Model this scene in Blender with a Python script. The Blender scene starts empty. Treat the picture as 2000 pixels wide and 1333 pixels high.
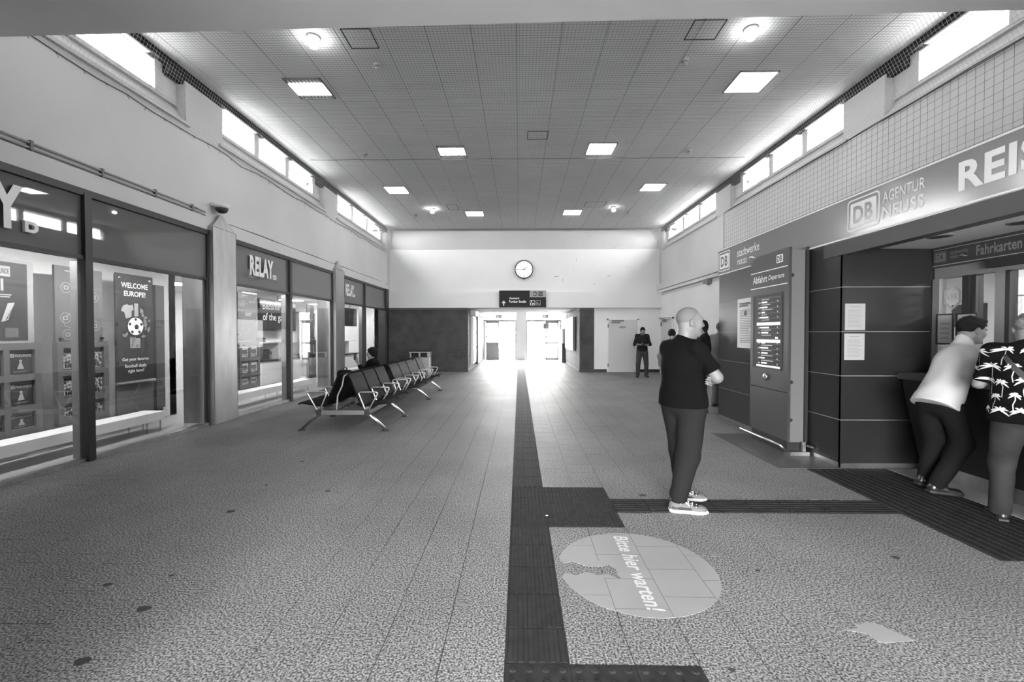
import bpy, bmesh, math, random
import numpy as np
from mathutils import Vector, Matrix

SC = bpy.context.scene
COL = SC.collection
random.seed(7)
rng = np.random.default_rng(7)

# ------------------------------------------------------------------ camera
FPX, CAMZ = 860.0, 1.54
YAW, PIT = math.atan(14 / FPX), math.atan(15.5 / FPX)
cam_d = bpy.data.cameras.new('camera')
cam_d.sensor_width = 36.0
cam_d.lens = FPX / 2000.0 * 36.0
cam_d.clip_start, cam_d.clip_end = 0.05, 300
cam = bpy.data.objects.new('camera', cam_d)
cam.location = (0, 0, CAMZ)
cam.rotation_euler = (math.pi / 2 - PIT, 0, YAW)
COL.objects.link(cam)
SC.camera = cam

# ------------------------------------------------------------------ sky, exposure
SKY = 54.0
LAMP = 16.0
world = bpy.data.worlds.new('sky'); SC.world = world
world.use_nodes = True
bgn = world.node_tree.nodes['Background']
bgn.inputs[0].default_value = (1, 1, 1, 1)
bgn.inputs[1].default_value = SKY
# overcast sky: the zenith three times as bright as the horizon
_n, _l = world.node_tree.nodes, world.node_tree.links
_tc = _n.new('ShaderNodeTexCoord'); _sp = _n.new('ShaderNodeSeparateXYZ'); _mr = _n.new('ShaderNodeMapRange')
_l.new(_tc.outputs['Generated'], _sp.inputs[0]); _l.new(_sp.outputs['Z'], _mr.inputs[0])
_mr.inputs['From Min'].default_value = 0; _mr.inputs['From Max'].default_value = 1; _mr.inputs['To Min'].default_value = .75; _mr.inputs['To Max'].default_value = 1.0
_l.new(_mr.outputs[0], bgn.inputs[0])
SC.view_settings.view_transform = 'Standard'
SC.view_settings.look = 'None'
SC.view_settings.exposure = 0.72
SC.view_settings.gamma = 1.0
SC.view_settings.use_curve_mapping = False
SC.cycles.max_bounces = 10
SC.cycles.transparent_max_bounces = 16
SC.cycles.caustics_reflective = False
SC.cycles.caustics_refractive = False
SC.cycles.sample_clamp_indirect = 6.0

def portal(name, loc, rot, sx, sy):
    l = bpy.data.lights.new(name, 'AREA'); l.shape = 'RECTANGLE'
    l.size, l.size_y = sx, sy
    l.cycles.is_portal = True
    o = bpy.data.objects.new(name, l); o.location = loc; o.rotation_euler = rot
    COL.objects.link(o)

# hall dimensions (metres): X across, Y along the hall, Z up
XL, XR, YF, ZC = -5.2, 5.55, 17.45, 5.66
BAYS = [(2.80, 6.85), (7.70, 11.75), (12.60, 17.05)]
for (a, b) in BAYS:
    portal('sky_portal', (XL - .24, (a + b) / 2, 5.33), (0, math.radians(-90), 0), .5, b - a)
    portal('sky_portal', (XR + .24, (a + b) / 2, 5.33), (0, math.radians(90), 0), .5, b - a)
portal('sky_portal', (.15, 25.75, 1.5), (math.radians(-90), 0, 0), 4.6, 3.0)
portal('sky_portal', (.4, -4.05, 1.3), (math.radians(90), 0, 0), 4.2, 2.6)  # portal of the open end added behind the camera

# ------------------------------------------------------------------ pixel -> place
_F = Vector((-math.sin(YAW) * math.cos(PIT), math.cos(YAW) * math.cos(PIT), -math.sin(PIT)))
_R = Vector((math.cos(YAW), math.sin(YAW), 0))
_U = _R.cross(_F)
def at(px, py, X=None, Y=None, Z=None):
    d = _F * FPX + _R * (px - 1000) - _U * (py - 666.5)
    t = X / d.x if X is not None else Y / d.y if Y is not None else (Z - CAMZ) / d.z
    return Vector((0, 0, CAMZ)) + d * t

# ------------------------------------------------------------------ materials
MATS = {}
def _ramp(nt, fac, c0, c1, p0=.35, p1=.65):
    r = nt.nodes.new('ShaderNodeValToRGB')
    r.color_ramp.elements[0].position = p0; r.color_ramp.elements[1].position = p1
    r.color_ramp.elements[0].color = (c0, c0, c0, 1); r.color_ramp.elements[1].color = (c1, c1, c1, 1)
    nt.links.new(fac, r.inputs[0]); return r.outputs[0]
def mat(name, v, rough=.6, metal=0., var=0., scale=8., bump=0., bscale=60., emit=0., coat=0., spec=.35, stretch=None, p=(.35, .65)):
    if name in MATS: return MATS[name]
    m = bpy.data.materials.new(name); m.use_nodes = True
    nt = m.node_tree; b = nt.nodes['Principled BSDF']
    b.inputs['Base Color'].default_value = (v, v, v, 1)
    b.inputs['Roughness'].default_value = rough
    b.inputs['Metallic'].default_value = metal
    b.inputs['Specular IOR Level'].default_value = spec
    b.inputs['Coat Weight'].default_value = coat
    b.inputs['Coat Roughness'].default_value = .05
    if var or bump:
        tc = nt.nodes.new('ShaderNodeTexCoord'); src = tc.outputs['Object']
        if stretch:
            mp = nt.nodes.new('ShaderNodeMapping'); mp.inputs['Scale'].default_value = stretch
            nt.links.new(src, mp.inputs[0]); src = mp.outputs[0]
    if var:
        n = nt.nodes.new('ShaderNodeTexNoise'); n.inputs['Scale'].default_value = scale; n.inputs['Detail'].default_value = 5
        nt.links.new(src, n.inputs['Vector'])
        c = _ramp(nt, n.outputs['Fac'], v * (1 - var), v * (1 + var), *p)
        nt.links.new(c, b.inputs['Base Color'])
    if bump:
        n2 = nt.nodes.new('ShaderNodeTexNoise'); n2.inputs['Scale'].default_value = bscale; n2.inputs['Detail'].default_value = 4
        nt.links.new(src, n2.inputs['Vector'])
        bp = nt.nodes.new('ShaderNodeBump'); bp.inputs['Strength'].default_value = bump; bp.inputs['Distance'].default_value = .01
        nt.links.new(n2.outputs['Fac'], bp.inputs['Height']); nt.links.new(bp.outputs[0], b.inputs['Normal'])
    if emit:
        b.inputs['Emission Color'].default_value = (1, 1, 1, 1); b.inputs['Emission Strength'].default_value = emit
    MATS[name] = m; return m
def glass(name, tint=.95, refl=1.0, ior=1.5, rough=0.0):
    if name in MATS: return MATS[name]
    m = bpy.data.materials.new(name); m.use_nodes = True; nt = m.node_tree
    nt.nodes.remove(nt.nodes['Principled BSDF']); out = nt.nodes['Material Output']
    tr = nt.nodes.new('ShaderNodeBsdfTransparent'); tr.inputs[0].default_value = (tint, tint, tint, 1)
    gl = nt.nodes.new('ShaderNodeBsdfGlossy'); gl.inputs['Roughness'].default_value = rough
    gl.inputs[0].default_value = (refl, refl, refl, 1)
    fr = nt.nodes.new('ShaderNodeFresnel'); ge = nt.nodes.new('ShaderNodeNewGeometry')
    mr = nt.nodes.new('ShaderNodeMapRange'); mr.inputs['To Min'].default_value = ior; mr.inputs['To Max'].default_value = 1 / ior   # a thin sheet reflects alike from both faces
    nt.links.new(ge.outputs['Backfacing'], mr.inputs[0]); nt.links.new(mr.outputs[0], fr.inputs[0])
    mx = nt.nodes.new('ShaderNodeMixShader')
    nt.links.new(fr.outputs[0], mx.inputs[0]); nt.links.new(tr.outputs[0], mx.inputs[1]); nt.links.new(gl.outputs[0], mx.inputs[2])
    nt.links.new(mx.outputs[0], out.inputs[0]); MATS[name] = m; return m
def granite(name, v, lo, hi):
    m = bpy.data.materials.new(name); m.use_nodes = True; nt = m.node_tree; b = nt.nodes['Principled BSDF']
    g = nt.nodes.new('ShaderNodeNewGeometry')
    n1 = nt.nodes.new('ShaderNodeTexNoise'); n1.inputs['Scale'].default_value = 95; n1.inputs['Detail'].default_value = 3
    n2 = nt.nodes.new('ShaderNodeTexNoise'); n2.inputs['Scale'].default_value = .9; n2.inputs['Detail'].default_value = 4
    oi = nt.nodes.new('ShaderNodeObjectInfo')
    nt.links.new(g.outputs['Position'], n1.inputs['Vector']); nt.links.new(g.outputs['Position'], n2.inputs['Vector'])
    c = _ramp(nt, n1.outputs['Fac'], lo, hi, .40, .62)
    big = nt.nodes.new('ShaderNodeMapRange'); big.inputs['From Min'].default_value = .3; big.inputs['From Max'].default_value = .7
    big.inputs['To Min'].default_value = .82; big.inputs['To Max'].default_value = 1.12
    nt.links.new(n2.outputs['Fac'], big.inputs[0])
    sc = nt.nodes.new('ShaderNodeVectorMath'); sc.operation = 'SCALE'
    nt.links.new(c, sc.inputs[0]); nt.links.new(big.outputs[0], sc.inputs['Scale'])
    nt.links.new(sc.outputs[0], b.inputs['Base Color'])
    b.inputs['Roughness'].default_value = .55; b.inputs['Specular IOR Level'].default_value = .12
    bp = nt.nodes.new('ShaderNodeBump'); bp.inputs['Strength'].default_value = .04; bp.inputs['Distance'].default_value = .002
    nt.links.new(n1.outputs['Fac'], bp.inputs['Height']); nt.links.new(bp.outputs[0], b.inputs['Normal'])
    MATS[name] = m; return m

M_floor = granite('granite_tile', .3, .045, .34)
M_joint = mat('tile_joint', .05, .8)
M_wall = mat('painted_wall', .54, .75, var=.05, scale=.7, bump=.12, bscale=25)
M_white = mat('white_plaster', .70, .7, var=.04, scale=.6, bump=.1, bscale=30)
M_beam = mat('soffit_paint', .84, .7, var=.03, scale=.8)
M_ceil = mat('ceiling_panel', .86, .8, var=.04, scale=.8)
M_dark = mat('dark_recess', .012, .9)
M_frame = mat('dark_frame', .02, .4)
M_wframe = mat('window_frame_paint', .5, .5)
M_glass = glass('window_glass', .96)
M_shop = glass('shop_glass', .93, 1.0)
M_fascia = mat('fascia_glass', .11, .02, spec=.6)
M_steel = mat('brushed_steel', .40, .38, 1.0, var=.12, scale=6, stretch=(1, 1, .25), bump=.03, bscale=200)
M_steelb = mat('bright_steel', .62, .25, 1.0)
M_chrome = mat('cast_aluminium', .55, .32, 1.0)
M_panel = mat('anthracite_panel', .010, .45, var=.12, scale=1.4)
M_panelb = mat('anthracite_panel_lighter', .030, .42, var=.1, scale=1.4)
M_sign = mat('sign_panel', .13, .16, spec=.6)
M_letter = mat('white_letter', .82, .5)
M_lettergrey = mat('grey_letter', .32, .5)
M_black = mat('black_rubber', .02, .55)
M_ink = mat('printed_ink', .12, .7)
M_inkl = mat('printed_ink_light', .22, .7)
M_paper = mat('paper', .31, .8)
M_paperw = mat('paper_white', .80, .8)
M_tact = mat('tactile_concrete', .02, .75, spec=.15, var=.25, scale=14, bump=.15, bscale=120)
M_tactd = mat('tactile_rubber', .014, .55, var=.15, scale=10)
M_net = mat('bird_net_cord', .045, .8)
M_netl = mat('bird_net_nylon', .5, .6)
M_brick = mat('dark_brick', .05, .8, var=.35, scale=3, bump=.3, bscale=60)
M_mortar = mat('mortar', .13, .9)
M_seat = mat('seat_mesh', .005, .7, spec=.06, var=.15, scale=40)
M_shopw = mat('shop_white', .72, .55)
M_rack = mat('display_grey', .10, .6)
M_rackd = mat('display_dark', .035, .5)
M_metalgrey = mat('painted_metal_grey', .15, .5)
M_grey2 = mat('mid_grey_paint', .24, .5)
M_sticker = mat('floor_sticker', .27, .5, var=.05, scale=3)
M_stickw = mat('floor_sticker_white', .6, .5)

# ------------------------------------------------------------------ mesh helpers
WM = {}          # object -> world matrix of the node
class MB:
    def __init__(s): s.v = []; s.f = []
    def add(s, vs, fs):
        n = len(s.v); s.v += [tuple(v) for v in vs]; s.f += [tuple(i + n for i in f) for f in fs]; return s
    def obox(s, O, u, v, n, r):
        u0, u1, v0, v1, n0, n1 = r; O, u, v, n = map(Vector, (O, u, v, n))
        P = [O + u * a + v * b + n * c for c in (n0, n1) for b in (v0, v1) for a in (u0, u1)]
        return s.add(P, [(0, 2, 3, 1), (4, 5, 7, 6), (0, 1, 5, 4), (2, 6, 7, 3), (0, 4, 6, 2), (1, 3, 7, 5)])
    def box(s, x0, x1, y0, y1, z0, z1):
        return s.obox((0, 0, 0), (1, 0, 0), (0, 1, 0), (0, 0, 1), (x0, x1, y0, y1, z0, z1))
    def prism(s, poly, O, u, v, n, n0, n1):
        O, u, v, n = map(Vector, (O, u, v, n)); k = len(poly)
        P = [O + u * a + v * b + n * n0 for a, b in poly] + [O + u * a + v * b + n * n1 for a, b in poly]
        return s.add(P, [tuple(range(k))[::-1], tuple(range(k, 2 * k))] + [(i, (i + 1) % k, k + (i + 1) % k, k + i) for i in range(k)])
    def tube(s, pts, r, n=8, caps=True):
        pts = [Vector(p) for p in pts]; rs = r if isinstance(r, (list, tuple)) else [r] * len(pts)
        rings = []; up = None
        for i, p in enumerate(pts):
            t = (pts[min(i + 1, len(pts) - 1)] - pts[max(i - 1, 0)]).normalized()
            if up is None:
                up = Vector((0, 0, 1)) if abs(t.z) < .9 else Vector((1, 0, 0))
            a = t.cross(up).normalized(); b = a.cross(t).normalized(); up = b
            rings.append([p + (a * math.cos(2 * math.pi * j / n) + b * math.sin(2 * math.pi * j / n)) * rs[i] for j in range(n)])
        vs = [v for rg in rings for v in rg]; fs = []
        for i in range(len(pts) - 1):
            for j in range(n):
                k = (j + 1) % n; fs.append((i * n + j, i * n + k, (i + 1) * n + k, (i + 1) * n + j))
        if caps: fs += [tuple(range(n))[::-1], tuple(range((len(pts) - 1) * n, len(pts) * n))]
        return s.add(vs, fs)
    def lathe(s, prof, c, axis='z', n=24):
        c = Vector(c); vs = []; fs = []
        ax = {'z': ((1, 0, 0), (0, 1, 0), (0, 0, 1)), 'y': ((1, 0, 0), (0, 0, 1), (0, -1, 0)), 'x': ((0, 1, 0), (0, 0, 1), (1, 0, 0))}[axis]
        a, b, w = map(Vector, ax)
        for (r, h) in prof:
            for j in range(n):
                t = 2 * math.pi * j / n; vs.append(c + (a * math.cos(t) + b * math.sin(t)) * r + w * h)
        for i in range(len(prof) - 1):
            for j in range(n):
                k = (j + 1) % n; fs.append((i * n + j, i * n + k, (i + 1) * n + k, (i + 1) * n + j))
        fs += [tuple(range(n))[::-1], tuple(range((len(prof) - 1) * n, len(prof) * n))]
        return s.add(vs, fs)
    def build(s, name, m, parent=None, smooth=False, bevel=0.):
        me = bpy.data.meshes.new(name)
        vs = s.v
        if parent is not None and parent in WM:
            inv = WM[parent].inverted(); vs = [inv @ Vector(v) for v in vs]
        me.from_pydata([tuple(v) for v in vs], [], s.f); me.materials.append(m)
        if smooth: me.polygons.foreach_set('use_smooth', [True] * len(me.polygons))
        o = bpy.data.objects.new(name, me); COL.objects.link(o)
        if parent is not None:
            o.parent = parent; WM[o] = WM.get(parent, Matrix())
        if bevel:
            bm_ = o.modifiers.new('bevel', 'BEVEL'); bm_.width = bevel; bm_.segments = 2; bm_.limit_method = 'ANGLE'
        return o
def tag(o, label=None, cat=None, group=None, kind=None):
    if label: o['label'] = label
    if cat: o['category'] = cat
    if group: o['group'] = group
    if kind: o['kind'] = kind
    return o
def thing(name, label=None, cat=None, loc=(0, 0, 0), group=None, kind=None, rz=0.):
    o = bpy.data.objects.new(name, None); COL.objects.link(o); o.empty_display_size = .1
    o.location = loc; o.rotation_euler = (0, 0, rz)
    WM[o] = Matrix.Translation(Vector(loc)) @ Matrix.Rotation(rz, 4, 'Z')
    return tag(o, label, cat, group, kind)
def box(name, m, r, parent=None, bevel=0., **k):
    o = MB().box(*r).build(name, m, parent, bevel=bevel)
    return tag(o, **k) if k else o
def copy_part(o, parent, dloc):
    c = o.copy(); COL.objects.link(c); c.parent = parent; c.location = Vector(o.location) + Vector(dloc); WM[c] = WM.get(parent, Matrix()); return c

class Plane:                       # a drawing plane: u to the reader's right, v up, n towards the reader
    def __init__(s, O, u, v):
        s.O, s.u, s.v = Vector(O), Vector(u).normalized(), Vector(v).normalized(); s.n = s.u.cross(s.v)
    def rect(s, mb, u0, u1, v0, v1, d0=0., d1=.002): return mb.obox(s.O, s.u, s.v, s.n, (u0, u1, v0, v1, d0, d1))
    def poly(s, mb, pts, d0=0., d1=.002): return mb.prism(pts, s.O, s.u, s.v, s.n, d0, d1)
    def disc(s, mb, c, r, d0=0., d1=.002, n=24, r2=None):
        return s.poly(mb, [(c[0] + r * math.cos(2 * math.pi * i / n), c[1] + (r2 or r) * math.sin(2 * math.pi * i / n)) for i in range(n)], d0, d1)
    def ring(s, mb, pts_o, pts_i, d0, d1):
        k = len(pts_o); A = [s.O + s.u * a + s.v * b + s.n * d1 for a, b in pts_o]; B = [s.O + s.u * a + s.v * b + s.n * d1 for a, b in pts_i]
        A0 = [p - s.n * (d1 - d0) for p in A]; B0 = [p - s.n * (d1 - d0) for p in B]
        fs = []
        for i in range(k):
            j = (i + 1) % k
            fs += [(i, j, k + j, k + i), (2 * k + i, 2 * k + j, j, i), (k + i, k + j, 3 * k + j, 3 * k + i)]
        return mb.add(A + B + A0 + B0, fs)
    def bars(s, mb, u0, u1, v0, v1, n, fill=.5, jag=.35, d0=0., d1=.002, seed=1):
        r = random.Random(seed); h = (v1 - v0) / n
        for i in range(n):
            v = v1 - h * (i + 1); s.rect(mb, u0, u0 + (u1 - u0) * (1 - jag * r.random()), v + h * (1 - fill) / 2, v + h * (1 + fill) / 2, d0, d1)
        return mb
def rrect(u0, u1, v0, v1, r, n=4):
    P = []
    for cx, cy, a in ((u1 - r, v1 - r, 0), (u0 + r, v1 - r, 90), (u0 + r, v0 + r, 180), (u1 - r, v0 + r, 270)):
        P += [(cx + r * math.cos(math.radians(a + 90 * i / n)), cy + r * math.sin(math.radians(a + 90 * i / n))) for i in range(n + 1)]
    return P
def text(name, s, m, parent, pl, u, v, w=None, h=None, bold=0., shear=0., depth=.002, d0=0., align='l'):
    """lettering as a mesh; (u, v) is the lower left of its box, w x h its size in metres"""
    cu = bpy.data.curves.new(name, 'FONT'); cu.body = s; cu.size = 1.; cu.offset = bold; cu.shear = shear; cu.resolution_u = 3
    cu.extrude = .0; cu.space_character = 1 + bold * 2
    to = bpy.data.objects.new(name, cu)
    me = bpy.data.meshes.new_from_object(to)
    bpy.data.objects.remove(to); bpy.data.curves.remove(cu)
    P = np.zeros(len(me.vertices) * 3); me.vertices.foreach_get('co', P); P = P.reshape(-1, 3)
    lo, hi = P.min(0), P.max(0); sx = w / (hi[0] - lo[0]) if w else None; sy = h / (hi[1] - lo[1]) if h else None
    sx = sx or sy; sy = sy or sx
    du = {'l': 0, 'c': -.5, 'r': -1}[align] * (hi[0] - lo[0]) * sx
    Q = [pl.O + pl.u * (u + du + (p[0] - lo[0]) * sx) + pl.v * (v + (p[1] - lo[1]) * sy) + pl.n * (d0 + depth) for p in P]
    fs = [tuple(p.vertices) for p in me.polygons]; bpy.data.meshes.remove(me)
    mb = MB(); mb.add(Q, fs); return mb.build(name, m, parent)
# ================================================================== SETTING
def struct(name, m, r, parent=None, **k):
    o = box(name, m, r, parent)
    if parent is None: o['kind'] = 'structure'
    return o
TP, TX = .302, -.067                 # floor tile pitch and one joint line
# ---------------- floor: bedding slab, granite tiles, tactile tiles
floor = MB().box(-5.2, 5.55, -4, 17.45, -.12, -.006).box(-2.1, 2.42, 17.45, 25.6, -.12, -.006).build('floor', M_joint)
floor['kind'] = 'structure'
EXC = [(-.067, .235, -7, 30), (-.067, .839, 3.474, 4.378), (.839, 3.255, 3.771, 4.073), (3.255, 4.161, 3.005, 5.03), (-.067, .839, 1.4, 2.025)]
tiles = []
for c in range(-17, 19):
    x0, x1 = TX + c * TP, TX + (c + 1) * TP
    xm = (x0 + x1) / 2
    x0, x1 = max(x0, -5.2), min(x1, 5.55)
    ivs = [(e[2], e[3]) for e in EXC if e[0] < xm < e[1]]
    off = (TP / 2 if c % 2 else 0) + (c * 37 % 5 - 2) * .012
    for r in range(-14, 86):
        y0 = .3 + off + r * TP; y1 = y0 + TP
        if y0 > 25.3: continue
        xx0, xx1 = x0, x1
        if y1 > 17.45:
            if y0 < 17.45: y1 = min(y1, 17.45) if (xm < -2.1 or xm > 2.42) else y1
            else:
                xx0, xx1 = max(x0, -2.1), min(x1, 2.42)
        if xx1 - xx0 < .02 or (xm > 3.6 and y1 < 8.1 and xm > 4.5): continue
        segs = [(y0, y1)]
        for a, b in ivs:
            ns = []
            for s0, s1 in segs:
                if b <= s0 or a >= s1: ns.append((s0, s1)); continue
                if a > s0: ns.append((s0, a))
                if b < s1: ns.append((b, s1))
            segs = ns
        for s0, s1 in segs:
            if s1 - s0 > .02: tiles.append((xx0, xx1, s0, s1))
def _vis(t):
    xm, ym = (t[0] + t[1]) / 2, (t[2] + t[3]) / 2
    if ym < 1.6 or abs(xm) > ym * 1.22 or xm > 4.3: return 1e9
    return math.hypot(xm, ym)
tiles.sort(key=_vis)
G = .0021
def tile_geo(mb, t, dz=0.):
    x0, x1, y0, y1 = t[0] + G, t[1] - G, t[2] + G, t[3] - G
    V = [(x0, y0, -.008), (x1, y0, -.008), (x1, y1, -.008), (x0, y1, -.008), (x0, y0, dz), (x1, y0, dz), (x1, y1, dz), (x0, y1, dz)]
    mb.add(V, [(0, 1, 5, 4), (1, 2, 6, 5), (2, 3, 7, 6), (3, 0, 4, 7), (4, 5, 6, 7)])
for t in tiles[:300]:
    mb = MB(); tile_geo(mb, t, -.0004 * random.random()); mb.build('tile', M_floor, floor)
mb = MB()
for t in tiles[300:]: tile_geo(mb, t, -.0004 * random.random())
tag(mb.build('far_tiles', M_floor, floor), kind='stuff')
def guide_tile(x0, x1, y0, y1, along='y'):
    mb = MB(); mb.box(x0 + .002, x1 - .002, y0 + .002, y1 - .002, -.008, 0)
    n = 6; a0, a1 = (x0, x1) if along == 'y' else (y0, y1); p = (a1 - a0) / n
    for i in range(n):
        c = a0 + (i + .5) * p
        prof = [(c - p * .3, 0), (c + p * .3, 0), (c + p * .2, .0045), (c - p * .2, .0045)]
        if along == 'y': mb.prism(prof, (0, 0, 0), (1, 0, 0), (0, 0, 1), (0, 1, 0), y0 + .006, y1 - .006)
        else: mb.prism(prof, (0, 0, 0), (0, 1, 0), (0, 0, 1), (1, 0, 0), x0 + .006, x1 - .006)
    return mb
def stud_tile(x0, x1, y0, y1, n=6, r=.013, ny=None, m=None):
    mb = MB(); mb.box(x0 + .002, x1 - .002, y0 + .002, y1 - .002, -.008, 0)
    ny = ny or max(1, round(n * (y1 - y0) / (x1 - x0)))
    for i in range(n):
        for j in range(ny):
            cx = x0 + (i + .5) * (x1 - x0) / n; cy = y0 + (j + .5) * (y1 - y0) / ny
            k = 8; V = []
            for rr, z in ((r, 0), (r * .62, .0045)):
                V += [(cx + rr * math.cos(2 * math.pi * q / k), cy + rr * math.sin(2 * math.pi * q / k), z) for q in range(k)]
            mb.add(V, [(q, (q + 1) % k, k + (q + 1) % k, k + q) for q in range(k)] + [tuple(range(k, 2 * k))])
    return mb
ys = [4.378 + TP * i for i in range(70)]
proto = None
for y in ys:
    if y + TP > 25.3: break
    if proto is None: proto = guide_tile(TX, TX + TP, y, y + TP).build('guide_tile', M_tact, floor); y_p = y
    else: copy_part(proto, floor, (0, y - y_p, 0))
yy = 3.474
while yy - TP > 2.2:
    guide_tile(TX, TX + TP, yy - TP, yy).build('guide_tile', M_tact, floor); yy -= TP
guide_tile(TX, TX + TP, 2.025, yy).build('guide_tile', M_tact, floor)
for i in range(3):
    for j in range(3):
        stud_tile(TX + i * TP, TX + (i + 1) * TP, 3.474 + j * .3013, 3.474 + (j + 1) * .3013, 9, .0085).build('stud_tile', M_tact, floor)
    for j in range(2):
        stud_tile(TX + i * TP, TX + (i + 1) * TP, 2.025 - (j + 1) * TP, 2.025 - j * TP, 4, .021).build('stud_tile', M_tact, floor)
for i in range(8):
    guide_tile(.839 + i * TP, .839 + (i + 1) * TP, 3.771, 4.073, 'x').build('guide_tile', M_tact, floor)
for i in range(3):
    for j in range(7):
        a = 3.005 + j * .2893
        stud_tile(3.255 + i * TP, 3.255 + (i + 1) * TP, a, a + .2893, 4, .024, 11).build('ribbed_mat_tile', M_tactd, floor)
# ---------------- upper side walls with their window niches
def side_wall(side):
    s = -1 if side == 'left' else 1; X = XL if s < 0 else XR
    def bx(mb, d0, d1, y0, y1, z0, z1):        # d = depth outwards from the wall face
        a, b = X + s * d0, X + s * d1; mb.box(min(a, b), max(a, b), y0, y1, z0, z1)
    mb = MB()
    zb = 3.47 if s < 0 else 3.0
    bx(mb, 0, .5, -6, YF + .3, zb, 4.80)
    ends = [-6.] + [v for b in BAYS for v in b] + [YF + .3]
    for i in range(0, len(ends), 2): bx(mb, 0, .5, ends[i], ends[i + 1], 4.80, 5.47)
    bx(mb, .14, .5, 3.6, YF + .3, 5.56, 6.0)
    for a, b in BAYS:                           # sloping inner sill
        P = [(X + s * .0, 4.80), (X + s * .20, 5.09), (X + s * .36, 5.09), (X + s * .36, 4.80)]
        mb.prism(P, (0, 0, 0), (1, 0, 0), (0, 0, 1), (0, 1, 0), a, b)
    w = mb.build('wall_' + side, M_wall); w['kind'] = 'structure'
    mb = MB()
    for i in range(0, len(ends), 2): bx(mb, .02, .5, max(ends[i], 3.5), ends[i + 1], 5.47, 5.56)
    bx(mb, .02, .13, 3.6, YF, 5.56, 5.75)
    for a, b in BAYS: bx(mb, .03, .13, b - .30, b, 5.42, 5.56)
    mb.build('painted_gap_shade', M_dark, w)  # near-black strips: the shade of the gap is put into the colour
    for k, (a, b) in enumerate(BAYS):
        n = k + 1 + (0 if s < 0 else 3)
        win = thing('window_%d' % n, loc=(X + s * .3, (a + b) / 2, 4.8), kind='structure')
        mb = MB(); k_ = (b - a - (.44 if k < 2 else .22)) / 3.61
        bx(mb, .13, .21, a, b, 5.07, 5.13); bx(mb, .13, .21, a, b, 5.535, 5.57)
        for q, w_ in ((a, .10), (a + 1.13 * k_, .16), (a + 2.30 * k_, .16), (a + 3.61 * k_, .16)): bx(mb, .12, .21, q, q + w_, 5.10, 5.56)
        mb.build('window_frame', M_wframe, win)
        m2 = MB(); bx(m2, .14, .21, a + 3.61 * k_ + .16, b, 5.09, 5.56); m2.build('blind_panel', M_wall, win)
        for q0, q1 in ((a + .1, a + 1.13 * k_), (a + 1.13 * k_ + .16, a + 2.30 * k_), (a + 2.30 * k_ + .16, a + 3.61 * k_)):
            m2 = MB(); bx(m2, .165, .173, q0, q1, 5.13, 5.535); m2.build('pane', M_glass, win)
        m2 = MB(); bx(m2, -.05, .03, a - .12, b + .05, 4.775, 4.815); m2.build('window_sill', M_wall, win)
        m2 = MB()
        for q in (a + .15, a + 1.35, a + 2.5): bx(m2, .04, .12, q, q + .95, 5.535, 5.60)
        m2.build('blind_cassette', M_wframe, win)
    return w
wl = side_wall('left'); wr = side_wall('right')
# lower right wall beyond the ticket office, with door and trunking
o = MB().box(XR, XR + .5, 8.07, YF + .3, -.05, 3.0).build('wall_right_lower', M_white); o['kind'] = 'structure'
o = MB().box(XL - .5, XL, -6, 1.9, -.05, 3.47).build('wall_left_lower', M_wall); o['kind'] = 'structure'
struct('trim_1', M_wall, (XL - .5, XL + .03, 1.9, 17.0, 3.25, 3.47))
struct('trim_2', M_wall, (XR - .16, XR, 8.0, YF, 3.22, 3.44))
struct('trim_3', M_white, (XR - .10, XR, 8.0, YF, 3.12, 3.22))
# ---------------- far wall
fw = MB()
fw.box(XL - .5, XR + .5, YF, YF + .3, 2.53, 4.852)
fw.box(2.96, XR + .5, YF, YF + .3, -.05, 2.53)
far = fw.build('wall_far', M_white); far['kind'] = 'structure'
MB().box(XL - .5, XR + .5, YF, YF + .3, 4.858, 6.0).build('upper_wall_panel', mat('upper_wall_paint', .45, .75, var=.05, scale=.7), far)
mb = MB()
mb.box(XL, XL + .10, YF - .12, YF, 3.2, ZC).box(XR - .06, XR, YF - .12, YF, 3.4, ZC)
mb.build('corner_pilaster', M_wall, far)
struct('trim_4', M_white, (XL, XR, YF - .16, YF, 2.535, 3.16))
struct('trim_5', M_white, (XL, XR, YF - .06, YF, 3.16, 3.21))
struct('baseboard_far', M_frame, (2.97, 3.46, YF - .015, YF, 0, .11))
struct('baseboard_right', M_frame, (4.75, XR, YF - .015, YF, 0, .11))
# scuffs and hairline cracks in the plaster of the far wall
for (a, b, c, d, w) in ((1258, 487, 1262, 480, .012), (1196, 486, 1207, 478, .016), (1126, 504, 1125, 512, .012), (1083, 541, 1092, 540, .03), (1099, 545, 1100, 552, .02), (1118, 535, 1122, 522, .005), (1186, 541, 1195, 537, .015), (1220, 523, 1228, 521, .012), (1160, 554, 1161, 557, .03), (886, 457, 904, 473, .006), (1150, 462, 1163, 464, .006), (912, 547, 914, 548, .01)):
    p, q = at(a, b, Y=YF - .0025), at(c, d, Y=YF - .0025); v = (q - p).normalized(); n_ = Vector((-v.z, 0, v.x)) * w * .5
    MB().add([p - n_, p + n_, q + n_ * .4, q - n_ * .4], [(0, 1, 2, 3)]).build('plaster_scuff', M_grey2, far)
MB().box(1.9, 2.02, YF - .05, YF, ZC - .12, ZC).build('junction_box', M_wframe, far)
def bricks(mb, O, u, v, n, L, H, bl=.24, bh=.0715, d=.012, joint=.011):
    rows = int(H / bh); O = Vector(O)
    for r in range(rows):
        x = -(bl / 2 if r % 2 else 0)
        while x < L:
            a, b = max(x + joint / 2, 0), min(x + bl - joint / 2, L)
            if b - a > .03: mb.obox(O, u, v, n, (a, b, r * bh + joint / 2, (r + 1) * bh - joint / 2, -.02, d * (.75 + .5 * random.random())))
            x += bl
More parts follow.
